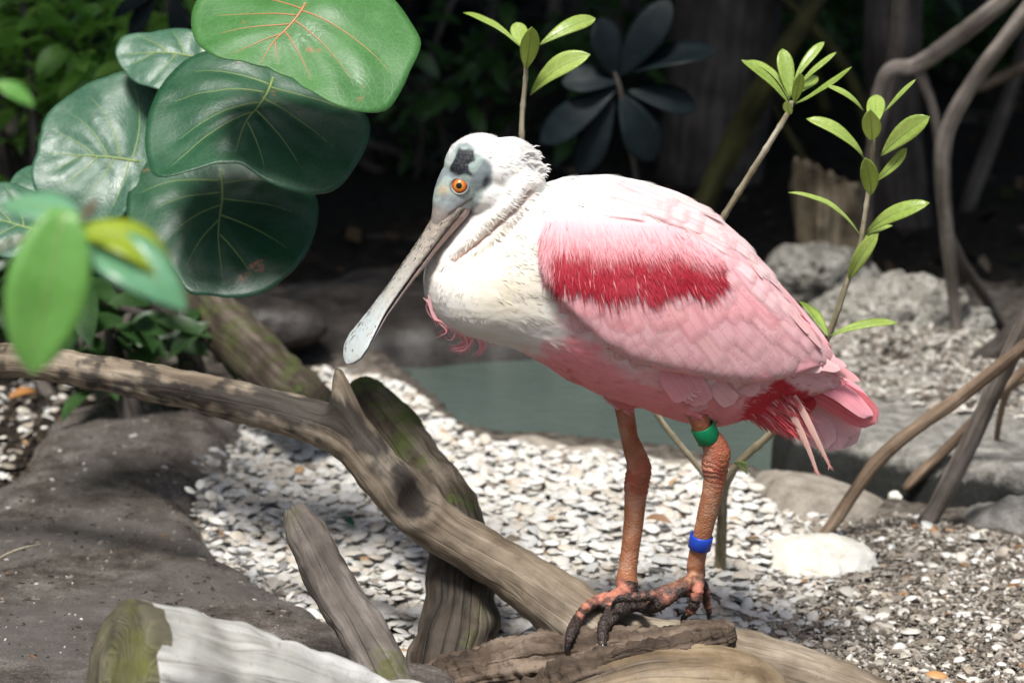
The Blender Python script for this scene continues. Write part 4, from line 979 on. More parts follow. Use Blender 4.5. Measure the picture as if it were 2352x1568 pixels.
def loft_ellipses(secs, seg=40, power=2.0):
    """secs: (center, half_z, half_y)"""
    V, FA = [], []
    for c, hz, hy in secs:
        for j in range(seg):
            a = 2 * math.pi * j / seg
            ca, sa = math.cos(a), math.sin(a)
            V.append(c + Vector((0, math.copysign(abs(ca) ** (2 / power), ca) * hy, math.copysign(abs(sa) ** (2 / power), sa) * hz)))
    n = len(secs)
    for i in range(n - 1):
        for j in range(seg):
            k = (j + 1) % seg
            FA.append((i * seg + j, i * seg + k, (i + 1) * seg + k, (i + 1) * seg + j))
    FA.append(tuple(range(seg))); FA.append(tuple((n - 1) * seg + j for j in reversed(range(seg))))
    return V, FA
SL = [(973, 632, 648, 4), (980, 592, 690, 22), (1000, 575, 725, 36), (1030, 568, 748, 47), (1070, 562, 764, 55), (1120, 540, 776, 61), (1180, 490, 790, 68), (1240, 428, 822, 74), (1300, 410, 862, 78), (1390, 405, 902, 80),
      (1480, 420, 930, 79), (1560, 448, 958, 75), (1620, 480, 975, 70), (1680, 528, 968, 62), (1740, 592, 945, 53), (1800, 672, 925, 41), (1850, 738, 912, 29), (1890, 795, 900, 19), (1920, 835, 893, 10), (1932, 852, 880, 3)]
sx = [s[0] for s in SL]
def interp_sl(x): return [float(np.interp(x, sx, [s[k] for s in SL])) for k in (1, 2, 3)]
def smooth_sl(x):
    acc = np.zeros(3); W = 0
    for d in np.linspace(-24, 24, 9):
        xx = min(max(x + d, 973), 1932); w_ = math.exp(-(d / 14) ** 2); acc += np.array(interp_sl(xx)) * w_; W += w_
    return acc / W
secs = []
for x in [973, 975, 979, 985, 993] + list(range(1003, 1932, 10)) + [1932]:
    t, b, wd = smooth_sl(x) if 985 < x < 1925 else interp_sl(x)
    A, B = P(x, t, 0), P(x, b, 0)
    secs.append(((A + B) / 2, (A.z - B.z) / 2, wd / 1000))
parts = [loft_ellipses(secs, 48, 2.15)]
# neck looped into an S, head carried above the breast
U0 = upx(0)
def blob(pts, rad, squash, n=40, seg=28):
    v, f, g = tube(pts, rad, n, seg, squash=squash)
    return v, f
yaw = math.radians(26)
def H(px, py, y=0.0): return P(px, py, y)
def ytube(spec, n=50, seg=28):
    """spec: px, py, r_px (in picture plane), half thickness mm, Y ; rings are ellipses around the path"""
    pts = [P(a, b, y) for a, b, r, w_, y in spec]
    C = catmull(pts, n)
    L = [0]
    for a, b in zip(pts, pts[1:]): L.append(L[-1] + (b - a).length)
    V, FA = [], []
    for i in range(n):
        s = L[-1] * i / (n - 1)
        r = float(np.interp(s, L, [q[2] * U0 for q in spec])); wd = float(np.interp(s, L, [q[3] / 1000 for q in spec]))
        T = (C[min(i + 1, n - 1)] - C[max(i - 1, 0)]).normalized()
        B = (Vector((0, 1, 0)) - T * T.y).normalized(); N = T.cross(B)
        for j in range(seg):
            a = 2 * math.pi * j / seg
            V.append(C[i] + N * math.cos(a) * r + B * math.sin(a) * wd)
    for i in range(n - 1):
        for j in range(seg):
            k = (j + 1) % seg
            FA.append((i * seg + j, i * seg + k, (i + 1) * seg + k, (i + 1) * seg + j))
    FA.append(tuple(range(seg))); FA.append(tuple((n - 1) * seg + j for j in reversed(range(seg))))
    return V, FA
# neck: nape -> behind the cheek -> forward loop -> breast
parts.append(ytube([(1150, 385, 60, 24, -.004), (1178, 410, 70, 29, -.003), (1176, 458, 74, 32, -.002), (1140, 515, 74, 34, 0), (1085, 575, 76, 37, 0), (1060, 635, 86, 44, 0), (1080, 680, 80, 46, 0)]))
# skull
def ellipsoid(c, r, rz=0.0, seg=32):
    bm = bmesh.new(); bmesh.ops.create_uvsphere(bm, u_segments=seg, v_segments=seg // 2, radius=1)
    m = Matrix.Translation(c) @ Matrix.Rotation(rz, 4, 'Z') @ Matrix.Diagonal((*r, 1))
    V = [m @ v.co for v in bm.verts]; bm.verts.index_update(); FA = [tuple(v.index for v in f.verts) for f in bm.faces]; bm.free()
    return V, FA
parts.append(ellipsoid(P(1102, 385, -.006), (84 * U0, .0255, 78 * U0), yaw))
parts.append(ellipsoid(P(1165, 385, -.004), (76 * U0, .026, 70 * U0), yaw * .6))
parts.append(ellipsoid(P(1130, 440, -.005), (75 * U0, .026, 55 * U0), yaw))
parts.append(ytube([(1095, 400, 72, 24, -.008), (1062, 425, 58, 20.5, -.012), (1040, 455, 47, 18.5, -.016), (1022, 490, 31, 14, -.020), (1006, 518, 19, 9.5, -.023), (996, 533, 8, 5, -.0245)], 34))
# fluffy breast bulge
parts.append(ellipsoid(P(1050, 650, 0), (76 * U0, .049, 98 * U0)))
# thigh and tail root
parts.append(ellipsoid(P(1580, 868, -.038), (70 * U0, .030, 66 * U0)))
parts.append(ellipsoid(P(1640, 920, .0), (78 * U0, .026, 58 * U0)))
parts.append(ellipsoid(P(1440, 885, .03), (60 * U0, .026, 52 * U0)))
parts.append(ytube([(1640, 890, 70, 45, 0), (1720, 905, 58, 36, 0), (1790, 925, 38, 26, 0), (1830, 945, 18, 14, 0)], 24))
# legs
LEG_F = [(1425, 885, 30, .030), (1436, 950, 22, .028), (1446, 1005, 21, .026), (1460, 1045, 26, .024), (1468, 1072, 29, .022), (1464, 1100, 29.5, .021), (1461, 1125, 29, .020), (1459, 1145, 26, .019), (1455, 1200, 24, .016), (1447, 1265, 22, .010), (1441, 1310, 23, .006), (1440, 1345, 28, .002), (1440, 1362, 22, 0)]
LEG_N = [(1585, 905, 30, -.045), (1602, 955, 23, -.045), (1616, 990, 22, -.044), (1636, 1014, 29, -.043), (1646, 1040, 33, -.042), (1642, 1070, 32, -.041), (1642, 1096, 27, -.040), (1634, 1140, 25, -.038), (1621, 1195, 23, -.035), (1608, 1250, 21.5, -.032), (1598, 1295, 22, -.028), (1600, 1318, 22, -.026), (1603, 1330, 16, -.025)]
for spec in (LEG_F, LEG_N):
    v, f, g = pxtube(spec, 20, 90)
    parts.append((v, f))
# feet laid on the branch
contact = bvh_of([main_log, bark1])
def on(px, py, off, fallback=-0.045):
    d = ray(px, py).normalized()
    h = contact.ray_cast(CAM, d)
    if h[0] is None: return P(px, py, fallback)
    n = h[1] if h[1].dot(d) < 0 else -h[1]
    return h[0] + n * off
TOES = []; CLAWS = []
def toe(pts, rad, claw):
    v, f, g = tube(pts, [r * .86 for r in rad], len(pts) * 9, 14, disp=lambda p, a, s, t: 0.0006 * math.sin(s * 900) * (1 if t < .93 else 0))
    parts.append((v, f)); TOES.append([Vector(p) for p in pts])
    CLAWS.append((Vector(pts[-1]), (Vector(pts[-1]) - Vector(pts[-2])).normalized(), rad[-2]))
def U(px): return px * U0
F1 = P(1440, 1352, .002)
toe([F1, P(1405, 1372, -.02), on(1372, 1388, .010), on(1345, 1404, .0085), on(1330, 1428, .008), on(1316, 1458, .006), on(1306, 1480, .003)], [U(20), U(17), U(17), U(16.5), U(17), U(15), U(8)], 0)
toe([F1, P(1425, 1385, -.025), on(1408, 1408, .010), on(1396, 1430, .0085), on(1390, 1452, .007), on(1384, 1478, .004)], [U(20), U(17), U(16.5), U(17), U(16), U(10)], 0)
toe([F1, P(1420, 1358, .012), P(1402, 1362, .018)], [U(16), U(12), U(6)], 0)
toe([F1, P(1465, 1370, .012), P(1492, 1380, .014), P(1510, 1392, .012)], [U(17), U(14), U(11), U(6)], 0)
F2 = P(1602, 1322, -.026)
F2h = F2
toe([F2, P(1575, 1338, -.040), P(1535, 1354, -.055), P(1495, 1366, -.060), P(1455, 1372, -.062), P(1424, 1374, -.060), P(1412, 1384, -.058)], [U(19), U(18), U(17), U(15), U(14), U(11), U(4)], 0)
toe([F2, P(1572, 1345, -.050), P(1525, 1380, -.062), on(1490, 1396, .016), on(1450, 1414, .0125), on(1415, 1432, .010), on(1398, 1445, .009), on(1392, 1460, .005)], [U(19), U(19), U(18), U(17), U(16), U(14), U(11), U(4)], 0)
toe([F2, P(1603, 1352, -.046), P(1597, 1382, -.048), on(1585, 1404, .008), on(1572, 1417, .0045)], [U(19), U(16), U(16), U(14), U(6)], 0)
toe([F2, P(1618, 1350, -.018), P(1622, 1378, -.010), P(1628, 1402, -.006), P(1628, 1415, -.006)], [U(15), U(13), U(13), U(10), U(4)], 0)
# webs
def web(a, b, c):
    n = (b - a).cross(c - a).normalized() * .0022
    V = [a + n, b + n, c + n, a - n, b - n, c - n]
    parts.append((V, [(0, 1, 2), (5, 4, 3), (0, 3, 4, 1), (1, 4, 5, 2), (2, 5, 3, 0)]))
web(P(1598, 1325, -.03), P(1530, 1375, -.058), P(1594, 1366, -.046))
web(P(1590, 1325, -.032), P(1520, 1358, -.056), P(1525, 1380, -.06))
web(P(1440, 1356, -.002), P(1372, 1388, -.03), P(1410, 1404, -.035))

V, FA = [], []
for v, f in parts:
    b = len(V); V += [tuple(x) for x in v]; FA += [tuple(i + b for i in q) for q in f]
tmp_me = bpy.data.meshes.new('tmp'); tmp_me.from_pydata(V, [], FA)
tmp = bpy.data.objects.new('tmp', tmp_me); COL.objects.link(tmp)
bm = bmesh.new(); bm.from_mesh(tmp_me); bmesh.ops.recalc_face_normals(bm, faces=bm.faces); bm.to_mesh(tmp_me); bm.free()
md = tmp.modifiers.new('r', 'REMESH'); md.mode = 'VOXEL'; md.voxel_size = 0.0015; md.adaptivity = 0
sm = tmp.modifiers.new('s', 'SMOOTH'); sm.factor = 0.5; sm.iterations = 5
dg = bpy.context.evaluated_depsgraph_get()
body_me = bpy.data.meshes.new_from_object(tmp.evaluated_get(dg))
body_me.name = 'body'
bpy.data.objects.remove(tmp); bpy.data.meshes.remove(tmp_me)
nv = len(body_me.vertices)
co = np.zeros(nv * 3); body_me.vertices.foreach_get('co', co); co = co.reshape(-1, 3)
no = np.zeros(nv * 3); body_me.vertices.foreach_get('normal', no); no = no.reshape(-1, 3)

def seg_dist(p, a, b):
    a = np.array(a); b = np.array(b); e = b - a
    t = np.clip(((p - a) @ e) / (e @ e), 0, 1)
    return np.linalg.norm(p - a - t[:, None] * e, axis=1), t
def pl_dist(p, pts):
    d = np.full(len(p), 9.0); s = np.zeros(len(p)); acc = 0
    for a, b in zip(pts, pts[1:]):
        dd, t = seg_dist(p, a, b); L = (Vector(b) - Vector(a)).length
        m = dd < d; d[m] = dd[m]; s[m] = acc + t[m] * L; acc += L
    return d, s
vx = proj(np.stack([co[:, 0], np.zeros(nv), co[:, 2]], 1))       # side-on chart of the body
vp = proj(co)
rnd = np.array([mnoise.fractal(Vector(c) * 60, .8, 2, 3) for c in co])
leg_mask = np.zeros(nv); foot = np.zeros(nv); joint = np.zeros(nv)
for spec in (LEG_F, LEG_N):
    pts = [P(a, b, y) for a, b, r, y in spec]
    d, s = pl_dist(co, pts)
    lim = float(sum((q - p).length for p, q in zip(pts[:2], pts[1:3])))
    m = (d < np.where(s < (pts[2] - pts[0]).length, .0102, .0165)) & (s > (pts[1] - pts[0]).length * .75)
    leg_mask[m] = 1
    sj = sum((q - p).length for p, q in zip(pts[:5], pts[1:6]))
    joint = np.maximum(joint, m * np.exp(-((s - sj) / .016) ** 2))
toe_s = np.zeros(nv)
zfoot = P(1440, 1345, 0).z
for pts in TOES:
    d, s = pl_dist(co, pts); m = d < .0125
    foot[m & (co[:, 2] < zfoot + .022)] = 1; toe_s = np.where(m, s, toe_s)
leg_mask = np.maximum(leg_mask, foot); leg_mask[co[:, 2] < P(1500, 1030, 0).z] = 1
# wrinkles of the joints and the toe rings as real relief
disp = leg_mask * (0.0004 * np.sin(co[:, 2] * 1300 + rnd * 6) * joint * 1.6 + 0.0004 * rnd + foot * .0004 * np.sin(toe_s * 1500))
# soft feather relief on the plumage
disp += (1 - leg_mask) * np.array([mnoise.fractal(Vector((c[0] * 40, c[1] * 40, c[2] * 70)), .8, 2, 3) for c in co]) * 0.0007
# fold where the looped neck lies against the breast
CRE = [(1222, 440), (1190, 478), (1151, 510), (1100, 556), (1041, 598)]
cd = np.full(nv, 99.0); side_ = np.zeros(nv)
for a, b in zip(CRE, CRE[1:]):
    dd, tt = seg_dist(np.c_[vp, np.zeros(nv)], (*a, 0), (*b, 0))
    sg_ = (b[0] - a[0]) * (vp[:, 1] - a[1]) - (b[1] - a[1]) * (vp[:, 0] - a[0])
    m_ = dd < cd; cd[m_] = dd[m_]; side_[m_] = np.sign(sg_[m_])
crease = np.exp(-(cd / 6) ** 2) * (co[:, 1] < .005) * (vp[:, 0] > 1030) * (vp[:, 0] < 1230) * (vp[:, 1] < 620)
bulge = np.exp(-((cd - 22) / 14) ** 2) * (side_ > 0) * (co[:, 1] < .005) * (vp[:, 1] < 640) * (vp[:, 0] < 1240)
disp += -.0055 * crease + .0022 * bulge
co2 = co + no * disp[:, None]
body_me.vertices.foreach_set('co', (co2 - np.array(bird.location)).ravel())

W = np.array((.76, .74, .71)); CREAM = np.array((.77, .69, .53)); PINK = np.array((.88, .30, .33)); RED = np.array((.55, .035, .05)); PALEP = np.array((.88, .60, .61))
def lerp(a, b, t): return a + (b - a) * np.asarray(t)[:, None]
PINKPOLY = [(1190, 800), (1262, 735), (1320, 690), (1400, 770), (1560, 840), (1740, 870), (1800, 880), (1800, 1010), (1640, 1010), (1400, 950), (1250, 870)]
REDPOLY = [(1690, 890), (1770, 850), (1850, 880), (1860, 1020), (1770, 1010), (1710, 970)]
def plumage_colour(q, r):
    """natural colouring of the plumage on the side-on chart q"""
    c = np.tile(W, (len(q), 1))
    c = lerp(c, CREAM, .75 * np.exp(-(((q[:, 0] - 1160) / 120) ** 2 + ((q[:, 1] - 620) / 110) ** 2)) + .15 * (r > .1))
    c = lerp(c, PALEP, .85 * sstep(1430, 1640, q[:, 0] + .35 * (q[:, 1] - 450)))
    c = lerp(c, np.array((.88, .46, .48)), .8 * sstep(1640, 1760, q[:, 0]))
    c = lerp(c, PINK, sstep(-38, 45, sd_poly(q, PINKPOLY) + r * 30))
    c = lerp(c, RED, sstep(-14, 14, sd_poly(q, REDPOLY) + r * 22))
    # pink plumes low on the breast
    c = lerp(c, np.array((.80, .30, .33)), .85 * sstep(22, -4, 770 - q[:, 1] + 0 * r) * sstep(970, 1000, q[:, 0]) * sstep(1120, 1060, q[:, 0]) * 1.0)
    return c
colr = plumage_colour(vx, rnd)
colr = lerp(colr, np.array((.74, .48, .40)), .6 * np.exp(-(cd / 7) ** 2) * (crease > .01))
# bare head skin: pale grey green, black patch, ear, gape
def crop(p): return [(746.5 + x * .3845, 258.4 + y * .3845) for x, y in p]
FACE = crop([(640, 330), (720, 250), (780, 200), (850, 185), (920, 235), (970, 280), (1005, 340), (1000, 430), (950, 475), (905, 560), (840, 620), (770, 700), (660, 760), (560, 760), (560, 480)])
BLACK = crop([(745, 330), (765, 275), (800, 215), (890, 225), (905, 290), (862, 312), (880, 378), (800, 375), (750, 348)])
near = co[:, 1] < .004
headreg = (vp[:, 0] < 1260) & (vp[:, 1] < 560)
fd = sd_poly(vp, FACE)
face_m = sstep(-7, 6, fd + rnd * 8) * headreg * (co[:, 1] < .012)
far_face = headreg * (co[:, 1] >= .012) * sstep(-7, 6, fd)
face_m = np.maximum(face_m, far_face)
skin = lerp(np.tile(np.array((.34, .42, .38)), (nv, 1)), np.array((.23, .27, .28)), sstep(-.2, .3, rnd))
skin = lerp(skin, np.array((.62, .64, .60)), .6 * sstep(395, 360, vp[:, 1]) * sstep(1060, 1020, vp[:, 0]))
skin = lerp(skin, np.array((.33, .34, .36)), .8 * np.exp(-(((vp[:, 0] - 1060) / 38) ** 2 + ((vp[:, 1] - 462) / 26) ** 2)))
skin = lerp(skin, np.array((.48, .33, .17)), .75 * np.exp(-(((vp[:, 0] - 1018) / 14) ** 2 + ((vp[:, 1] - 436) / 12) ** 2)))
skin = lerp(skin, np.array((.20, .22, .24)), .7 * np.exp(-(((vp[:, 0] - 1126) / 14) ** 2 + ((vp[:, 1] - 390) / 40) ** 2)))
skin = lerp(skin, np.array((.28, .24, .21)), sstep(470, 500, vp[:, 1] + (1040 - vp[:, 0]) * .4))
bl = sstep(-2.5, 2.5, sd_poly(vp, BLACK) + rnd * 5) * near
skin = lerp(skin, np.array((.012, .013, .018)), bl)
ear = np.exp(-(((vp[:, 0] - 1116) * .94 + (vp[:, 1] - 416) * .34) / 7) ** 2 - ((-(vp[:, 0] - 1116) * .34 + (vp[:, 1] - 416) * .94) / 15) ** 2) * near
skin = lerp(skin, np.array((.03, .03, .04)), np.clip(ear * 1.3, 0, 1))
gd, gs_ = seg_dist(np.c_[vp, np.zeros(nv)], (1083, 457, 0), (1031, 490, 0))
skin = lerp(skin, np.array((.10, .06, .045)), np.exp(-(gd / 3.2) ** 2) * near)
gd, gs_ = seg_dist(np.c_[vp, np.zeros(nv)], (1095, 470, 0), (1062, 500, 0))
skin = lerp(skin, np.array((.12, .11, .10)), .6 * np.exp(-(gd / 3.0) ** 2) * near)
colr = lerp(colr, skin, face_m)
# white-to-grey halo where bare skin meets feathers
# legs
TAN = np.array((.42, .17, .085)); BRICK = np.array((.50, .11, .07)); BLACKT = np.array((.022, .017, .017)); SALM = np.array((.52, .19, .125))
lc = lerp(np.tile(TAN, (nv, 1)), BRICK, np.clip(joint * 1.1 + .5 * sstep(P(1500, 1050, 0).z, P(1500, 960, 0).z, co[:, 2]), 0, 1))
lc = lerp(lc, np.array((.34, .13, .055)), .7 * sstep(-.1, .35, rnd))
lc = lerp(lc, np.array((.50, .30, .20)), .5 * sstep(.05, .45, -rnd))
tb = sstep(.036, .062, toe_s + rnd * .010)
band = sstep(-.2, .5, np.sin(toe_s * 800))
topn = sstep(.1, .8, no[:, 2])
tc = lerp(np.tile(BLACKT, (nv, 1)), SALM, np.clip((1 - tb) * .85 + topn * band * .8 * sstep(.088, .06, toe_s), 0, 1) * sstep(.5, -.3, rnd))
tc = lerp(tc, BLACKT, sstep(.078, .09, toe_s))
under = sstep(-.1, -.5, no[:, 2])
tc = lerp(tc, BLACKT, .8 * under)
lc = lerp(lc, tc, foot)
ank = np.exp(-((co[:, 2] - F2.z - .004) / .005) ** 2) * (co[:, 1] < -.01) + np.exp(-((co[:, 2] - F1.z - .001) / .005) ** 2) * (co[:, 1] > -.01)
lc = lerp(lc, BLACKT * 2, .75 * np.clip(ank, 0, 1) * leg_mask * sstep(-.3, .3, rnd + .2))
colr = lerp(colr, lc, leg_mask)

def bird_mat():
    M = Mat('spoonbill_body', .7, .3)
    col = M.attr('Col', 'Color'); leg = M.attr('leg', 'Fac'); fc = M.attr('face', 'Fac'); o = M.obj()
    f = M.noise(o, 900, 3, .7)
    c = M.mix(M.math('MULTIPLY', leg, M.ramp(M.voro(o, 330, 'DISTANCE_TO_EDGE'), [(0.0, .3), (.12, 0.0)])), col, M.mix(.5, col, (.5, .36, .28)))
    c = M.mix(M.math('MULTIPLY', fc, M.ramp(M.noise(o, 420, 4, .7), [(.5, 0.0), (.7, .45)])), c, (.16, .18, .17))
    M.color(c)
    sc = M.voro(o, 330, 'DISTANCE_TO_EDGE')
    h = M.mix(leg, M.math('MULTIPLY', f, .5), M.ramp(sc, [(0.0, 0.0), (.2, 1.0)]))
    h2 = M.mix(fc, h, M.noise(o, 380, 5, .75))
    M.normal(M.bump(h2, .45, .0012))
    M.rough(M.ramp(M.math('MAXIMUM', leg, fc), [(0.0, .85), (1.0, .48)]))
    M.b.inputs['Subsurface Weight'].default_value = .08
    M.b.inputs['Subsurface Radius'].default_value = (.006, .003, .002)
    return M.m
for a in list(body_me.color_attributes): body_me.color_attributes.remove(a)
body_me.materials.clear()
fin(body_me, bird_mat(), True, {'Col': colr, 'leg': leg_mask, 'face': face_m})
body = link(bpy.data.objects.new('body', body_me), bird)
body_bvh = bvh_of([body])

# ------------------------------------------------------------------ bill
BILL = [(1092, 424, 4, 3, 3), (1072, 448, 10, 7, 7), (1048, 476, 14.5, 12, 11.5), (1012, 522, 13, 9.5, 9.5), (976, 572, 12, 7, 7), (941, 620, 11.5, 5.8, 6), (906, 668, 12, 4.8, 4.8), (874, 712, 13.5, 3.9, 3.8), (848, 750, 18, 3.3, 3.2), (826, 783, 22, 2.9, 2.8), (811, 808, 20, 2.5, 2.4), (801, 827, 11, 2.0, 2.0), (798, 834, 2.5, 1.0, 1.0)]
def bill_y(px): return float(np.interp(px, [797, 1092], [-.054, -.011]))
bp = [P(a, b, bill_y(a)) for a, b, *_ in BILL]
NB = 70
bc = catmull(bp, NB); Lb = [0]
for a, b in zip(bp, bp[1:]): Lb.append(Lb[-1] + (b - a).length)
Bl = Vector((math.sin(yaw), -math.cos(yaw), 0))
def mandible(upper):
    V, FA, UVs, SEG = [], [], [], 22
    for i in range(NB):
        s = Lb[-1] * i / (NB - 1)
        a, hu, hl = [float(np.interp(s, Lb, [q[k] for q in BILL])) / 1000 for k in (2, 3, 4)]
        if not upper: a *= .93
        T = (bc[min(i + 1, NB - 1)] - bc[max(i - 1, 0)]).normalized()
        B = (Bl - T * Bl.dot(T)).normalized(); N = T.cross(B)
        if N.x > 0: N = -N
        hh = hu if upper else hl; sg = 1 if upper else -1
        # the mouth gapes by a hair's breadth, a little more towards the middle
        gap = (.0006 + .0009 * math.exp(-((i / NB - .62) / .25) ** 2)) * sg
        for j in range(SEG):
            if j < 15:
                th = math.pi * j / 14; x = a * math.cos(th); y = hh * math.sin(th) ** (.75 if i < NB * .5 else 1.0)
                if upper: y += .0007 * math.exp(-((abs(x) - a * .62) / (a * .10)) ** 2) * (1 if i < NB * .8 else .3) * -1.2
                if upper and i < NB * .55: y += hh * .12 * mnoise.noise(Vector((j * .8, i * .55, 0)))
            else:
                x = -a + 2 * a * (j - 14) / 8; y = .0003
            V.append(bc[i] + B * x + N * (sg * y + gap)); UVs.append((j / SEG, i / NB))
    for i in range(NB - 1):
        for j in range(SEG):
            k = (j + 1) % SEG
            q = (i * SEG + j, i * SEG + k, (i + 1) * SEG + k, (i + 1) * SEG + j)
            FA.append(q if upper else q[::-1])
    FA.append(tuple(range(SEG))); FA.append(tuple((NB - 1) * SEG + j for j in reversed(range(SEG))))
    return V, FA, UVs
def bill_mat(upper):
    M = Mat('bill_horn_upper' if upper else 'bill_horn_lower', .42, .45)
    uv = M.n('UVMap').outputs[0]; s = M.n('SeparateXYZ'); M.set(s.inputs[0], uv); t = s.outputs[1]; o = M.obj()
    base = M.ramp(t, [(0.07, (.33, .39, .36)), (.17, (.27, .22, .18)), (.35, (.36, .32, .27)), (.6, (.42, .41, .37)), (.78, (.47, .54, .55)), (.97, (.50, .56, .56)), (1.0, (.2, .13, .09))])
    base = M.mix(M.ramp(M.noise(o, 120, 5, .7), [(.45, 0.0), (.7, .55)]), base, (.50, .40, .30))
    wart = M.noise(o, 300, 4, .7)
    dark = M.noise(M.map(uv, (26, 34, 1)), 1.0, 4, .7, .6)
    thr = M.math('MULTIPLY_ADD', t, .07, .0)
    if upper:
        far_ = M.math('MULTIPLY', M.ramp(s.outputs[0], [(.30, 0.0), (.42, .13)]), M.ramp(t, [(.55, 1.0), (.9, .35)]))
        base = M.mix(M.ramp(M.math('ADD', M.math('SUBTRACT', dark, thr), far_), [(.54, 0.0), (.60, .92)]), base, (.018, .018, .022))
    base = M.mix(M.ramp(wart, [(.55, 0.0), (.68, .4)]), base, (.62, .58, .52) if upper else (.5, .33, .28))
    if not upper: base = M.mix(.45, base, (.42, .22, .19))
    M.color(base)
    M.normal(M.bump(M.math('MULTIPLY', M.math('ADD', wart, M.noise(M.map(uv, (40, 60, 1)), 1.0, 4, .6)), M.ramp(t, [(.3, 1.0), (.75, .2)])), .8, .0018))
    return M.m
for up_, nm in ((True, 'upper_bill'), (False, 'lower_bill')):
    v, f, u_ = mandible(up_)
    mk(nm, v, f, bill_mat(up_), bird, uv=u_)
# ------------------------------------------------------------------ eye
def body_hit(px, py, bv=None):
    d = ray(px, py).normalized(); h = (bv or body_bvh).ray_cast(CAM, d)
    return (h[0], h[1]) if h[0] is not None else (None, None)
eh, en = body_hit(1055, 427)
en = (en * .5 - ray(1055, 427).normalized() * .7 + Vector((-.1, 0, .1))).normalized()
ME = Mat('orange_eye', .06, .6)
tc_ = ME.n('TexCoord').outputs['Object']; ln = ME.n('VectorMath', operation='LENGTH')
sp = ME.n('SeparateXYZ'); ME.set(sp.inputs[0], tc_); cm = ME.n('CombineXYZ'); ME.set(cm.inputs[0], sp.outputs[0]); ME.set(cm.inputs[1], sp.outputs[1]); ME.set(ln.inputs[0], cm.outputs[0])
rad_ = ME.math('DIVIDE', ln.outputs['Value'], .0074)
ME.color(ME.ramp(rad_, [(0.0, (.003, .003, .003)), (.33, (.003, .003, .003)), (.38, (.55, .24, .03)), (.60, (.62, .16, .02)), (.82, (.34, .05, .012)), (.92, (.02, .012, .01))]))
ev, ef = ellipsoid(Vector((0, 0, 0)), (.0077, .0077, .0060), 0, 36)
eye_me = bpy.data.meshes.new('eye'); eye_me.from_pydata([tuple(v) for v in ev], [], ef); fin(eye_me, ME.m)
eye = bpy.data.objects.new('eye', eye_me); link(eye, bird)
qm = en.to_track_quat('Z', 'Y').to_matrix().to_4x4()
eye.matrix_local = Matrix.Translation(eh - en * .0036 - bird.location) @ qm
ML = Mat('grey_eyelid', .5).color((.20, .22, .20)).m
ring = [];
for k in range(33):
    a = 2 * math.pi * k / 32; ring.append(eh + qm.to_3x3() @ Vector((math.cos(a) * .0079, math.sin(a) * .0073, -.0006)))
v, f, g = tube(ring, [.0010] * 33, 64, 8, caps=False)
mk('eyelid', v, f, ML, bird)

# ------------------------------------------------------------------ feather materials and builders
def feather_mat(soft=True):
    M = Mat('feather_vane_soft' if soft else 'feather_vane_stiff', .62, .35)
    col = M.attr('Col', 'Color'); uv = M.n('UVMap').outputs[0]; s = M.n('SeparateXYZ'); M.set(s.inputs[0], uv)
    au = M.math('ABSOLUTE', s.outputs[0])
    barb = M.math('SINE', M.math('ADD', M.math('MULTIPLY', s.outputs[1], 150.0), M.math('MULTIPLY', au, -32.0)))
    nz_ = M.noise(M.map(uv, (3, 18, 1)), 2.0, 4, .7)
    c = M.mix(M.ramp(nz_, [(.35, .22), (.65, 0.0)]), col, M.mix(.75, col, (.62, .16, .2)))
    c = M.mix(M.ramp(M.noise(M.map(uv, (26, 1.2, 1)), 1.0, 4, .7), [(.35, .5), (.6, 0.0)]), c, M.mix(.6, c, (.74, .24, .28)))
    inf = M.n('ObjectInfo').outputs['Random']
    c = M.mix(M.ramp(M.noise(M.map(uv, (18, .9, 1), (7, 3, 1)), 1.0, 4, .7), [(.48, 0.0), (.68, .4)]), c, M.mix(.45, c, (.94, .86, .86)))
    c = M.mix(M.math('MULTIPLY', M.ramp(au, [(.6, 0.0), (.98, .4)]), inf), c, M.mix(.5, c, (.94, .86, .86)))
    c = M.mix(M.math('MULTIPLY', M.ramp(s.outputs[1], [(.84, 0.0), (1.0, .4)]), M.math('SUBTRACT', 1.1, inf)), c, M.mix(.5, c, (.94, .86, .86)))
    c = M.mix(M.ramp(au, [(.015, .55), (.05, 0.0)]), c, (.72, .24, .26))
    M.color(c); st_ = M.noise(M.map(uv, (22, 1.6, 1)), 1.0, 5, .7)
    M.normal(M.bump(M.math('ADD', M.math('MULTIPLY', barb, .12), M.math('MULTIPLY', st_, 3.0)), .14, .0006))
    M.b.inputs['Sheen Weight'].default_value = .15
    M.translucent(.14, c)
    if not soft: return M.m
    # vanes thin out to loose barbs along the rim
    fr = M.noise(M.map(uv, (9, 60, 1)), 1.0, 3, .7)
    ed = M.math('MAXIMUM', M.ramp(au, [(.58, 0.0), (1.0, 1.0)]), M.ramp(s.outputs[1], [(.86, 0.0), (.99, 1.0)]))
    op = M.math('SUBTRACT', 1.0, M.math('MULTIPLY', ed, M.math('MULTIPLY_ADD', fr, .6, .7)))
    cl = M.n('Clamp'); M.set(cl.inputs[0], op)
    tp = M.n('BsdfTransparent'); mx = M.n('MixShader'); out = M.t.nodes['Material Output']
    prev = out.inputs['Surface'].links[0].from_socket
    M.t.links.new(cl.outputs[0], mx.inputs[0]); M.t.links.new(tp.outputs[0], mx.inputs[1]); M.t.links.new(prev, mx.inputs[2]); M.t.links.new(mx.outputs[0], out.inputs['Surface'])
    return M.m
M_FEATHER = feather_mat(); M_FEATHER_S = feather_mat(False)
def down_mat():
    M = Mat('feather_down', .8, .2); c = M.attr('Col', 'Color')
    M.color(c); M.b.inputs['Sheen Weight'].default_value = .2
    M.translucent(.2, c)
    return M.m
M_DOWN = down_mat()
NVF, NUF = 13, 8
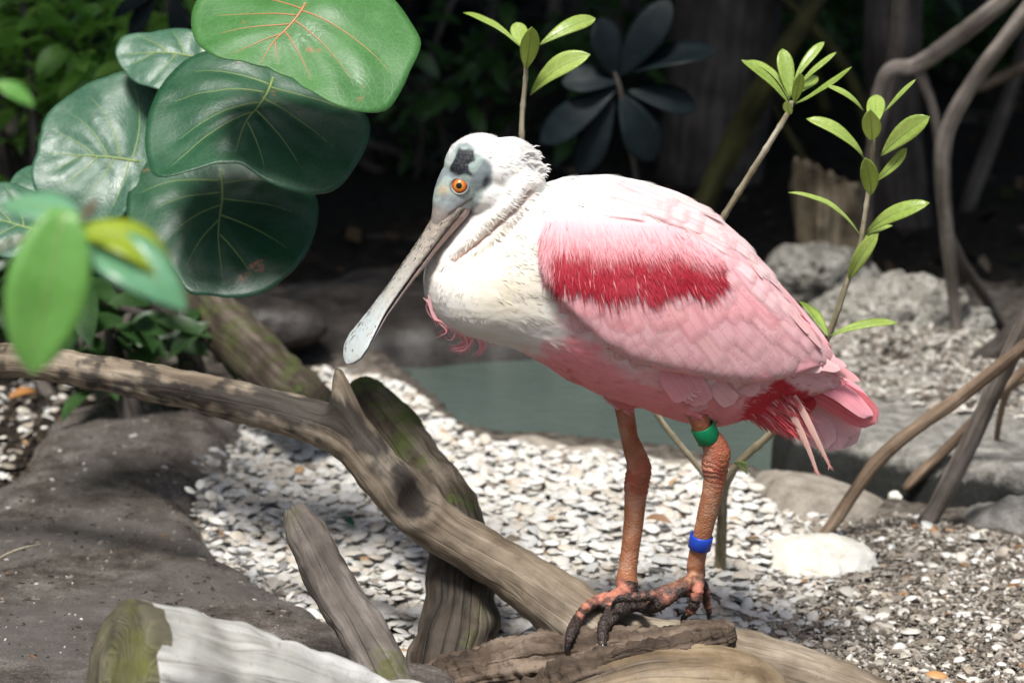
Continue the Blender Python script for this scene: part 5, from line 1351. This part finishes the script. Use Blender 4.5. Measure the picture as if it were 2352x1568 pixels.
def feather(center, normals, width, parent, col, tipcol=None, camber=.025, tip=.72, name='feather', edge=.05, point=2.2, basew=.45, wrap=None):
    """center: list of points root->tip, normals: list; returns object"""
    center = [Vector(q) for q in center]; edge = edge * .8
    CF_ = catmull(center, 41); tt_ = [1 - (1 - i / NVF) ** 1.5 for i in range(NVF + 1)]
    C = [CF_[int(round(t * 40))] if t < 1 else CF_[-1] for t in tt_]
    V, UVs, CC = [], [], []
    tipcol = col if tipcol is None else tipcol
    splits = [(random.choice((0, NUF)), random.randint(NVF // 2, NVF - 2)) for _ in range(random.randint(1, 3))]
    for i in range(NVF + 1):
        t = tt_[i]
        n = Vector(normals[min(len(normals) - 1, int(round(t * (len(normals) - 1))))])
        T = (C[min(i + 1, NVF)] - C[max(i - 1, 0)]).normalized(); n = (n - T * n.dot(T)).normalized(); S = T.cross(n)
        w_ = basew + (1 - basew) * min(1, t / .4) ** .7
        if t > tip: w_ *= max(0.0004, 1 - ((t - tip) / (1 - tip)) ** point) ** .5
        for j in range(NUF + 1):
            q = 2 * j / NUF - 1
            jit = 1 + (random.uniform(-edge, edge) if j in (0, NUF) else 0) - 0
            p_ = C[i] + S * (q * w_ * width / 2 * jit) - n * (camber * width * q * q * .5)
            if wrap is not None:      # let the vane hug the wing's curve
                hl, hn, hi_, hd = wrap[2].find_nearest(p_)
                if hl is not None and hd < .012:
                    if hn.dot(n) < 0: hn = -hn
                    k_ = 1 - float(sstep(.004, .010, hd)); p_ = p_.lerp(hl + hn * (wrap[0] + (wrap[1] - wrap[0]) * t), k_)
            V.append(p_); UVs.append((q, t))
            CC.append(np.array(col) * (1 - t) + np.array(tipcol) * t)
    FA = [(i * (NUF + 1) + j, i * (NUF + 1) + j + 1, (i + 1) * (NUF + 1) + j + 1, (i + 1) * (NUF + 1) + j) for i in range(NVF) for j in range(NUF)]
    return mk(name, V, FA, M_FEATHER if wrap is not None else M_FEATHER_S, parent, attrs={'Col': CC}, uv=UVs)

# ------------------------------------------------------------------ folded wing
WS = [(1239, 568, 590), (1244, 540, 618), (1258, 520, 650), (1285, 506, 688), (1320, 499, 722), (1360, 495, 765), (1400, 493, 802), (1450, 494, 830), (1520, 505, 852), (1600, 530, 866), (1680, 572, 880), (1740, 618, 880), (1800, 684, 868), (1850, 745, 846), (1890, 795, 834), (1925, 832, 846)]
WX = [w_[0] for w_ in WS]
def wing_tb(x): return float(np.interp(x, WX, [w_[1] for w_ in WS])), float(np.interp(x, WX, [w_[2] for w_ in WS]))
NI, NJ = 64, 40
grid = np.zeros((NI, NJ, 3)); okm = np.zeros((NI, NJ), bool)
for i in range(NI):
    s = i / (NI - 1); x = 1239 + (1925 - 1239) * (s ** 1.15)
    t0, b0 = wing_tb(x)
    for j in range(NJ):
        t = j / (NJ - 1); py = t0 + (b0 - t0) * t
        h, n = body_hit(x, py)
        e = (min(1, t / .18) ** .5 if t < .5 else 1.0 if j < NJ - 1 else .1) * min(1, s / .06 + .15) ** .5 * min(1, (1 - s) / .10 + .1) ** .5
        if h is None: h, n = P(x, py, -.02), Vector((0, -1, 0))
        n = Vector((n.x * .4, n.y, n.z * .5)).normalized()
        grid[i, j] = h + n * (-.003 + .016 * e)
# smooth the shell
for _ in range(6):
    g2 = grid.copy()
    g2[1:-1, 1:-1] = (grid[:-2, 1:-1] + grid[2:, 1:-1] + grid[1:-1, :-2] + grid[1:-1, 2:] + grid[1:-1, 1:-1] * 2) / 6
    grid = g2
wv = grid.reshape(-1, 3)
wf = [(i * NJ + j, i * NJ + j + 1, (i + 1) * NJ + j + 1, (i + 1) * NJ + j) for i in range(NI - 1) for j in range(NJ - 1)]
wq = proj(wv)
PINKW = np.array((.90, .43, .46)); PALEW = np.array((.90, .55, .57)); DEEP = np.array((.40, .005, .022)); ROSE = np.array((.80, .18, .23))
REDB = [(1250, 560), (1300, 530), (1420, 535), (1540, 545), (1610, 590), (1640, 620), (1600, 640), (1520, 650), (1440, 660), (1380, 640), (1310, 640), (1262, 625)]
rw = np.array([mnoise.noise(Vector(p) * 70) for p in wv])
wc = lerp(np.tile(PINKW, (len(wv), 1)), np.array((.58, .05, .09)), sstep(-40, 5, sd_poly(wq, REDB) + rw * 12))
wc = lerp(wc, PALEP, sstep(535, 505, wq[:, 1]) * .8)
MWg = Mat('wing_skin_feathers', .75, .25); MWg.color(MWg.attr('Col', 'Color')); MWg.normal(MWg.bump(MWg.noise(MWg.map(MWg.obj(), (1, 1, .35)), 400, 4, .7), .5, .0012))
wing = mk('wing', wv, wf, MWg.m, bird, attrs={'Col': wc})
wing['label'] = 'folded near wing with crimson shoulder patch'
w2 = wing.copy(); w2.scale = (1, -1, 1); w2.location.y = -2 * bird.location.y; w2['label'] = 'folded far wing'; COL.objects.link(w2)
skin_bvh = bvh_of([body, wing])
def path_on(p0, p1, lift0, lift1, n=6, sag=0.0, bv=None):
    """follow the bird's surface between two picture points, lifting off towards the tip"""
    pts, nor = [], []
    for k in range(n):
        t = k / (n - 1)
        px = p0[0] + (p1[0] - p0[0]) * t; py = p0[1] + (p1[1] - p0[1]) * t + sag * 4 * t * (1 - t)
        h, m = body_hit(px, py, bv or skin_bvh)
        if h is not None and len(pts) > 1 and (h - pts[-1]).length > .055: h = None
        if h is None:
            if len(pts) > 1:
                y = pts[-1].y; h = P(px, py, y); m = nor[-1]
            elif k < n - 2: continue
            else: h, m = P(px, py, -.03), Vector((0, -1, 0))
            pts.append(h); nor.append(m); continue
        if m.dot(CAM - h) < 0: m = -m
        pts.append(h + m * (lift0 + (lift1 - lift0) * t)); nor.append(m)
    if len(pts) == 1: pts.append(pts[0] + Vector((.004, 0, -.004))); nor.append(nor[0])
    # even out the normals
    avg = sum(nor, Vector()) / len(nor)
    nor = [(q * .5 + avg * .5).normalized() for q in nor]
    return pts, nor
def row(tips, n, length, width, dir0, dir1, col0, col1, l0, l1, parent, tipc=None, jl=.10, tip=.72, pt=2.2, bv=None):
    """a row of overlapping feathers whose tips follow a curve; front ones lie on top of rear ones towards the shoulder"""
    C = catmull([Vector((a, b, 0)) for a, b in tips], n)
    for k in range(n):
        t = k / (n - 1); e = C[k]
        a = dir0 + (dir1 - dir0) * t + random.uniform(-.05, .05); L = length[0] + (length[1] - length[0]) * t; L *= random.uniform(1 - jl, 1 + jl)
        ex, ey = e.x + random.uniform(-16, 16), e.y + random.uniform(-34, 16)
        r = (ex - math.cos(a) * L, ey - math.sin(a) * L)
        pts, nor = path_on(r, (ex, ey), l0 * .7 + .0002 * k / n, l1 * .62 + random.uniform(-.0002, .0003), sag=random.uniform(-2, 2), bv=bv)
        c = np.array(col0) + (np.array(col1) - np.array(col0)) * t; c = c * random.uniform(.95, 1.03); c = c * np.array((1, random.uniform(.88, 1.08), random.uniform(.9, 1.06)))
        wd = (width[0] + (width[1] - width[0]) * t) * U0 * random.uniform(.72, 1.22)
        feather(pts, nor, wd, parent, c, None if tipc is None else np.array(tipc) * random.uniform(.95, 1.03), tip=tip, point=pt, wrap=(l0 + .0003 * k / n, l1 + .0003 * k / n, bv or skin_bvh))
D = math.radians
# long flight feathers and lower edge first, then coverts upwards
row([(1425, 812), (1480, 838), (1560, 858), (1640, 872), (1720, 884), (1790, 872), (1850, 842), (1905, 826)], 18, (200, 280), (74, 64), D(68), D(34), PINKW, PALEW, .0003, .0007, wing, tipc=(.88, .56, .57), tip=.84, pt=2.2)
row([(1340, 760), (1400, 790), (1480, 812), (1570, 826), (1660, 832), (1750, 818), (1820, 794), (1880, 800)], 18, (190, 270), (68, 58), D(70), D(38), PINKW, PINKW, .0007, .0011, wing, tipc=PALEW, tip=.84, pt=2.2)
row([(1290, 700), (1340, 730), (1410, 752), (1500, 764), (1590, 768), (1680, 756), (1760, 738), (1840, 756)], 18, (160, 240), (62, 54), D(74), D(42), PALEW, PALEW, .0011, .0015, wing, tipc=PINKW, tip=.84, pt=2.2)
row([(1300, 676), (1330, 690), (1390, 704), (1480, 712), (1570, 716), (1650, 702), (1720, 686), (1790, 700)], 18, (110, 200), (52, 48), D(78), D(46), ROSE, PALEW, .0015, .0019, wing, tipc=PALEW, tip=.84, pt=2.2)
# scapulars draping from the white back over the wing
row([(1600, 550), (1640, 572), (1695, 625), (1745, 645), (1800, 700), (1850, 765), (1895, 812)], 13, (190, 220), (60, 52), D(26), D(50), (.88, .62, .62), PALEW, -.0012, .0024, wing, tipc=PALEW, tip=.84, pt=2.2)
row([(1540, 524), (1590, 530), (1650, 565), (1710, 610), (1765, 660), (1820, 730), (1870, 790)], 13, (190, 210), (58, 50), D(22), D(50), (.87, .68, .67), (.88, .57, .58), -.0010, .0028, wing, tipc=(.88, .62, .62), tip=.84, pt=2.2)
row([(1500, 500), (1560, 505), (1620, 530), (1680, 575), (1735, 625), (1790, 685)], 12, (180, 180), (54, 48), D(16), D(48), (.86, .76, .73), (.88, .60, .60), -.0010, .0032, wing, tipc=(.88, .68, .67), tip=.84, pt=2.2)
row([(1530, 482), (1560, 488), (1610, 508), (1665, 548), (1715, 598), (1760, 650)], 12, (170, 170), (52, 46), D(14), D(46), (.86, .80, .77), (.88, .64, .63), -.0012, .0036, wing, tipc=(.87, .72, .70), tip=.84, pt=2.2)
# salmon edged inner feathers along the back line
for a, b, w_ in [((1690, 566), (1745, 645), 18), ((1770, 660), (1850, 768), 20), ((1805, 705), (1880, 800), 18)]:
    pts, nor = path_on(a, b, .001, .0040); feather(pts, nor, w_ * U0, wing, (.87, .50, .47), (.88, .58, .55), tip=.5)
# wing tips past the tail
for a, b, w_, y, c in [((1780, 780), (1976, 876), 34, -.020, (.88, .42, .42)), ((1800, 800), (1945, 842), 36, -.028, (.88, .52, .52)), ((1760, 800), (1930, 850), 44, -.036, (.88, .58, .58)), ((1740, 810), (1890, 850), 48, -.042, (.88, .60, .6))]:
    pts = [P(a[0] + (b[0] - a[0]) * t, a[1] + (b[1] - a[1]) * t - 14 * t * (1 - t), y + .008 * t) for t in np.linspace(0, 1, 6)]
    feather(pts, [Vector((0, -1, .35))] * 6, w_ * U0, wing, c, tip=.35, point=1.5)

# crimson hair-like lesser coverts
def strand(V, FA, CC, pts, nor, w0, c0, c1, nseg):
    C = catmull(pts, nseg + 1); b = len(V)
    for i in range(nseg + 1):
        t = i / nseg; T = (C[min(i + 1, nseg)] - C[max(i - 1, 0)]).normalized(); S = T.cross(nor).normalized()
        w_ = w0 * (.55 + .45 * math.sin(math.pi * min(1, t * 1.1 + .1))) * (1 - t ** 3)
        V.append(C[i] + S * w_); V.append(C[i] - S * w_)
        c = c0 + (c1 - c0) * t; CC.append(c); CC.append(c)
    for i in range(nseg): FA.append((b + 2 * i, b + 2 * i + 1, b + 2 * i + 3, b + 2 * i + 2))
V, FA, CC = [], [], []
for k in range(4800):
    px = random.uniform(1250, 1640); t = (px - 1250) / 390
    lo = 505 + 22 * t + max(0, t - .75) * 190; hi = 622 + 22 * math.sin(t * 3.0) + 10 * math.sin(t * 23) - max(0, .12 - t) * 300
    if px < 1248: continue
    py = random.uniform(lo, hi); f_ = (py - lo) / (hi - lo)
    L = random.uniform(34, 66) + (26 * random.random() ** 2 if f_ > .8 else 0); a = D(86) - D(26) * t + random.gauss(0, .10)
    a += D(10) * (t < .12)
    e = (px + math.cos(a) * L, py + math.sin(a) * L)
    pts, nor = path_on((px, py), e, .0022 + .0008 * (1 - f_), .0034 + random.uniform(0, .0022), 4)
    wob = .5 + .5 * mnoise.noise(Vector((px * .02, py * .02, 1)))
    dark = max(0, min(1, (f_ - .18) / .35)) * (1 if random.random() < .95 else .4) * float(sstep(.015, .09, t))
    c0 = PALEW * (1 - dark) + (DEEP * (1 - .35 * wob) + ROSE * .35 * wob) * dark
    c1 = c0 * .8 + DEEP * .2 if dark > .3 else PALEW * .6 + ROSE * .4
    c1 = c1 * random.uniform(.85, 1.15)
    strand(V, FA, CC, pts, nor[0], random.uniform(.9, 2.6) * U0, np.clip(c0, 0, .9), np.clip(c1, 0, .9), 4)
mk('crimson_covert', V, FA, M_DOWN, wing, attrs={'Col': CC}, kind='stuff')

# ------------------------------------------------------------------ small contour feathers over the whole body
tri = np.zeros(len(body_me.polygons) * 3)
pc = np.zeros(len(body_me.polygons) * 3); body_me.polygons.foreach_get('center', pc); pc = pc.reshape(-1, 3) + np.array(bird.location)
pn = np.zeros(len(body_me.polygons) * 3); body_me.polygons.foreach_get('normal', pn); pn = pn.reshape(-1, 3)
vi = np.array([p.vertices[0] for p in body_me.polygons])
WINGPOLY = [(x, t + 14) for x, t, b in WS] + [(x, b - 14) for x, t, b in reversed(WS)]
pq = proj(pc)
allow = (leg_mask[vi] < .3) & (face_m[vi] < .5) & ((pc[:, 1] > 0.0) | (sd_poly(pq, WINGPOLY) < 0))
cand = np.where(allow)[0]
NF = 26000
pick = rng.choice(cand, NF, replace=False)
qs = proj(np.stack([pc[:, 0], np.zeros(len(pc)), pc[:, 2]], 1))[pick]
bcol = colr[vi][pick]
V, FA, CC = [], [], []
for k, i in enumerate(pick):
    x, y = qs[k]
    # flow of the plumage
    if y < 520 and x < 1260:
        d2 = np.array([x - 1030, y - 430.]) ; d2 /= max(np.linalg.norm(d2), 1); d2 += np.array([.1, .35])
    elif x < 1130:
        w_ = min(1, max(0, (y - 600) / 160)); d2 = np.array([-.15 + 1.0 * w_, 1 - .55 * w_])
    elif x < 1300: d2 = np.array([.9, .35])
    else: d2 = np.array([.9, .42])
    head = y < 500 and x < 1260
    neck = x < 1130
    n = Vector(pn[i]); T = Vector((d2[0], 0, -d2[1])); T = (T - n * T.dot(n))
    if T.length < .05: continue
    T.normalize()
    T = (T + n.cross(T) * random.gauss(0, .22)).normalized()
    L = (random.uniform(12, 22) if head else random.uniform(14, 24) if neck else random.uniform(22, 38)) * U0
    wd = (random.uniform(1.2, 2.4) if head else random.uniform(1.8, 3.2) if neck else random.uniform(2.4, 4.6)) * U0
    up = random.uniform(.04, .14) if head else random.uniform(.0, .03) if neck else random.uniform(.0, .025)
    p0 = Vector(pc[i]) - n * .0006
    c = bcol[k] * random.uniform(.90, 1.07)
    if x > 1250 and y > 700: q_ = random.uniform(.82, 1.22); c = c * np.array((1, q_, q_))
    strand(V, FA, CC, [p0, p0 + T * L * .5 + n * L * up * .6, p0 + T * L + n * L * up * .75], n, wd, np.clip(c * .97, 0, .92), np.clip(c * 1.03, 0, .92), 3)
# ruffled nape feathers
for k in range(60):
    px = random.uniform(1190, 1246); py = 318 + (px - 1150) * .45 + random.uniform(-4, 30) + max(0, px - 1225) * 1.2
    h, n = body_hit(px, py)
    if h is None: continue
    T = Vector((1, random.uniform(-.3, .3), random.uniform(-.25, .35))); L = random.uniform(10, 30) * U0
    strand(V, FA, CC, [h, h + T * L * .6 + Vector((0, 0, .002)), h + T * L + Vector((0, 0, .0005))], Vector((0, -1, .2)), random.uniform(2, 4.5) * U0, W * .98, W, 3)
mk('contour_feathers', V, FA, M_DOWN, bird, attrs={'Col': CC}, kind='stuff')

# ------------------------------------------------------------------ breast plumes curling under the neck
for pts_, w_ in [([(985, 690), (1000, 725), (1024, 735), (1020, 755), (998, 772)], 6), ([(995, 705), (1012, 740), (1028, 748), (1022, 766), (1004, 772)], 5),
                 ([(1030, 740), (1050, 760), (1066, 772), (1062, 792), (1030, 800)], 6), ([(1045, 745), (1070, 765), (1080, 782), (1068, 800), (1028, 806)], 6), ([(1052, 748), (1078, 768), (1084, 790), (1066, 806), (1040, 810)], 5),
                 ([(1078, 755), (1100, 772), (1108, 790), (1100, 808), (1083, 815)], 7), ([(1085, 758), (1108, 776), (1113, 792), (1104, 808), (1092, 816)], 5), ([(1015, 735), (1030, 752), (1045, 765), (1040, 775), (1024, 770)], 4),
                 ([(1110, 768), (1130, 776), (1142, 783), (1138, 790), (1130, 794)], 6), ([(980, 680), (986, 705), (998, 728), (1003, 742), (996, 750)], 5), ([(1040, 750), (1060, 775), (1062, 790), (1048, 795), (1034, 790)], 4)]:
    for r_ in range(4):
        V, FA, CC = [], [], []
        y = random.uniform(-.035, -.005)
        pp_ = [P(a + random.uniform(-9, 9), b + random.uniform(-7, 7), y) for a, b in pts_]
        strand(V, FA, CC, pp_, Vector((.1, -1, .1)), w_ * .42 * U0, np.array((.86, .52, .53)), np.array((.76, .24, .29)), 12)
        mk('plume', V, FA, M_DOWN, bird, attrs={'Col': CC})

# ------------------------------------------------------------------ tail and vent
tail = mk('tail', *ellipsoid(P(1800, 925, .005), (.030, .016, .016), 0, 20), M_DOWN, bird, attrs={'Col': np.tile(RED, (len(ellipsoid(Vector(), (1, 1, 1), 0, 20)[0]), 1))})
TC = np.array((.76, .13, .16)); TP = np.array((.92, .40, .47)); TW = np.array((.90, .58, .62))
def free(parent, spec, w_, nrm, c0, c1=None, tip=.72, camber=.1, pt=2.2, name='feather', bw=.45):
    pts = [P(a, b, y) for a, b, y in spec]
    return feather(pts, [Vector(nrm)] * len(pts), w_ * U0, parent, c0, c1, camber, tip, name, .05, pt, bw)
for spec, w_, nrm, c0, c1 in [
    ([(1780, 850, .02), (1880, 880, .025), (1960, 925, .03), (1995, 950, .03)], 70, (-.3, -1, .5), TC * 1.05, TP),
    ([(1770, 870, .018), (1850, 925, .02), (1925, 985, .025), (1968, 1018, .025)], 96, (-.2, -1, .0), TP, TW),
    ([(1775, 870, .014), (1850, 930, .016), (1900, 985, .02), (1930, 1034, .02)], 90, (-.1, -1, .0), TP, TW),
    ([(1775, 875, .012), (1840, 940, .014), (1878, 985, .016), (1900, 1032, .016)], 76, (-.1, -1, .0), TP * .97, TW),
    ([(1775, 865, .010), (1860, 910, .012), (1930, 958, .016), (1975, 996, .018)], 76, (-.2, -1, .1), TP, TW),
    ([(1780, 850, .0), (1870, 885, -.002), (1950, 930, -.002), (2014, 972, -.002)], 84, (-.1, -1, -.15), TC, TC * 1.06),
    ([(1775, 845, -.004), (1870, 862, -.006), (1950, 905, -.006), (2005, 955, -.004)], 60, (.1, -1, .5), TC * 1.08, TP)]:
    free(tail, spec, w_, nrm, c0, c1)
for spec, w_ in [([(1772, 858, -.02), (1806, 925, -.03), (1848, 1010, -.034), (1880, 1092, -.034)], 17), ([(1792, 862, -.02), (1838, 935, -.03), (1874, 1005, -.034), (1908, 1076, -.034)], 17)]:
    free(tail, spec, w_, (-.3, -1, .1), (.78, .50, .42), (.76, .55, .43), .35, pt=1.2, name='quill')
    V, FA, CC = [], [], []
    for k in range(46):
        t = random.uniform(.12, .98); s_ = random.choice((-1, 1))
        i = min(2, int(t * 3)); f_ = t * 3 - i
        a = [spec[i][q] + (spec[i + 1][q] - spec[i][q]) * f_ for q in range(3)]
        p = P(*a); d = Vector((s_ * .35 + .4, -.1, -1)).normalized(); L = random.uniform(10, 24) * U0
        strand(V, FA, CC, [p, p + d * L * .6, p + d * L + Vector((s_ * .001, 0, 0))], Vector((0, -1, 0)), .8 * U0, np.array((.82, .45, .4)), np.array((.75, .25, .22)), 2)
    mk('barbs', V, FA, M_DOWN, tail, attrs={'Col': CC}, kind='stuff')
# vent and flank plumes
V, FA, CC = [], [], []
for k in range(1700):
    t = random.random(); px = 1690 + 110 * t + random.gauss(0, 8); py = 880 + 40 * t + random.uniform(-25, 60)
    L = random.uniform(40, 95); a = D(random.gauss(40, 8))
    y = random.uniform(-.03, .01)
    if random.random() < .22:
        c = np.array((.82, .34, .34)) * random.uniform(.85, 1.1)
    else: c = RED * random.uniform(.6, 1.7)
    e = (px + math.cos(a) * L, py + math.sin(a) * L)
    if e[1] > 972 + (e[0] - 1700) * .38 + random.uniform(-10, 6): continue
    strand(V, FA, CC, [P(px, py, y), P((px + e[0]) / 2, (py + e[1]) / 2 - 4, y - .004), P(*e, y)], Vector((0, -1, .2)), random.uniform(1.2, 3.2) * U0, c * .9, c * .55 + np.array((.84, .34, .34)) * .45, 4)
mk('vent_plumes', V, FA, M_DOWN, tail, attrs={'Col': CC}, kind='stuff')
# broad pink flank feathers hanging below the wing
FLK = (.88, .34, .37)
for spec, w_, c in [([(1600, 830, -.062), (1640, 880, -.064), (1672, 915, -.061), (1686, 928, -.058)], 46, (.89, .50, .50)), ([(1660, 845, -.058), (1700, 878, -.057), (1744, 898, -.053)], 44, (.89, .48, .49)), ([(1560, 830, -.070), (1590, 880, -.070), (1618, 930, -.062)], 56, (.88, .38, .41)), ([(1520, 835, -.072), (1550, 885, -.071), (1575, 920, -.066)], 50, (.88, .36, .39)), ([(1590, 860, -.066), (1602, 905, -.064), (1606, 945, -.056)], 44, (.88, .40, .42))]:
    free(bird, spec, w_, (0, -1, -.1), c, np.array(c) * 1.03, .82, .05, name='flank_feather')

# ------------------------------------------------------------------ leg bands
def band_ring(px, py, w_, h_, tilt, Y, name, col, label):
    c = P(px, py, Y); r = w_ * U0 / 2; hh = h_ * U0 / 2
    ax = Vector((math.sin(tilt), -.12, math.cos(tilt))).normalized()
    q = ax.to_track_quat('Z', 'Y').to_matrix()
    V, FA, SEG = [], [], 40
    prof = [(r, -hh), (r + .0006, -hh + .0006), (r + .0006, hh - .0006), (r, hh), (r - .0012, hh), (r - .0012, -hh)]
    for rr_, z in prof:
        for j in range(SEG):
            a = 2 * math.pi * j / SEG; V.append(c + q @ Vector((rr_ * math.cos(a), rr_ * math.sin(a), z)))
    for i in range(6):
        for j in range(SEG):
            k = (j + 1) % SEG; i2 = (i + 1) % 6
            FA.append((i * SEG + j, i * SEG + k, i2 * SEG + k, i2 * SEG + j))
    M = Mat(name + '_plastic', .38, .5); M.color(M.mix(M.ramp(M.noise(M.obj(), 160, 5, .7), [(.5, 0.0), (.75, .5)]), col, tuple(x * .45 for x in col)))
    M.normal(M.bump(M.noise(M.obj(), 500, 3), .1, .0004))
    o = mk('leg_band', V, FA, M.m, bird); o['label'] = label
band_ring(1621, 994, 54, 40, -.42, -.0445, 'green_band', (.0, .20, .075), 'green plastic leg band above the ankle')
band_ring(1609, 1243, 51, 34, .16, -.0325, 'blue_band', (.012, .055, .42), 'blue plastic leg band on the shank')

M_CLAW = Mat('black_claw', .3, .5).color((.012, .011, .012)).m
for p, d, r in CLAWS:
    dn = (d + Vector((0, -.15, -.75))).normalized()
    v, f, g = tube([p - d * .004, p + d * .001 + Vector((0, 0, .0006)), p + dn * .005, p + dn * .0085], [r * .55, r * .5, r * .32, .0003], 12, 8)
    mk('claw', v, f, M_CLAW, bird)
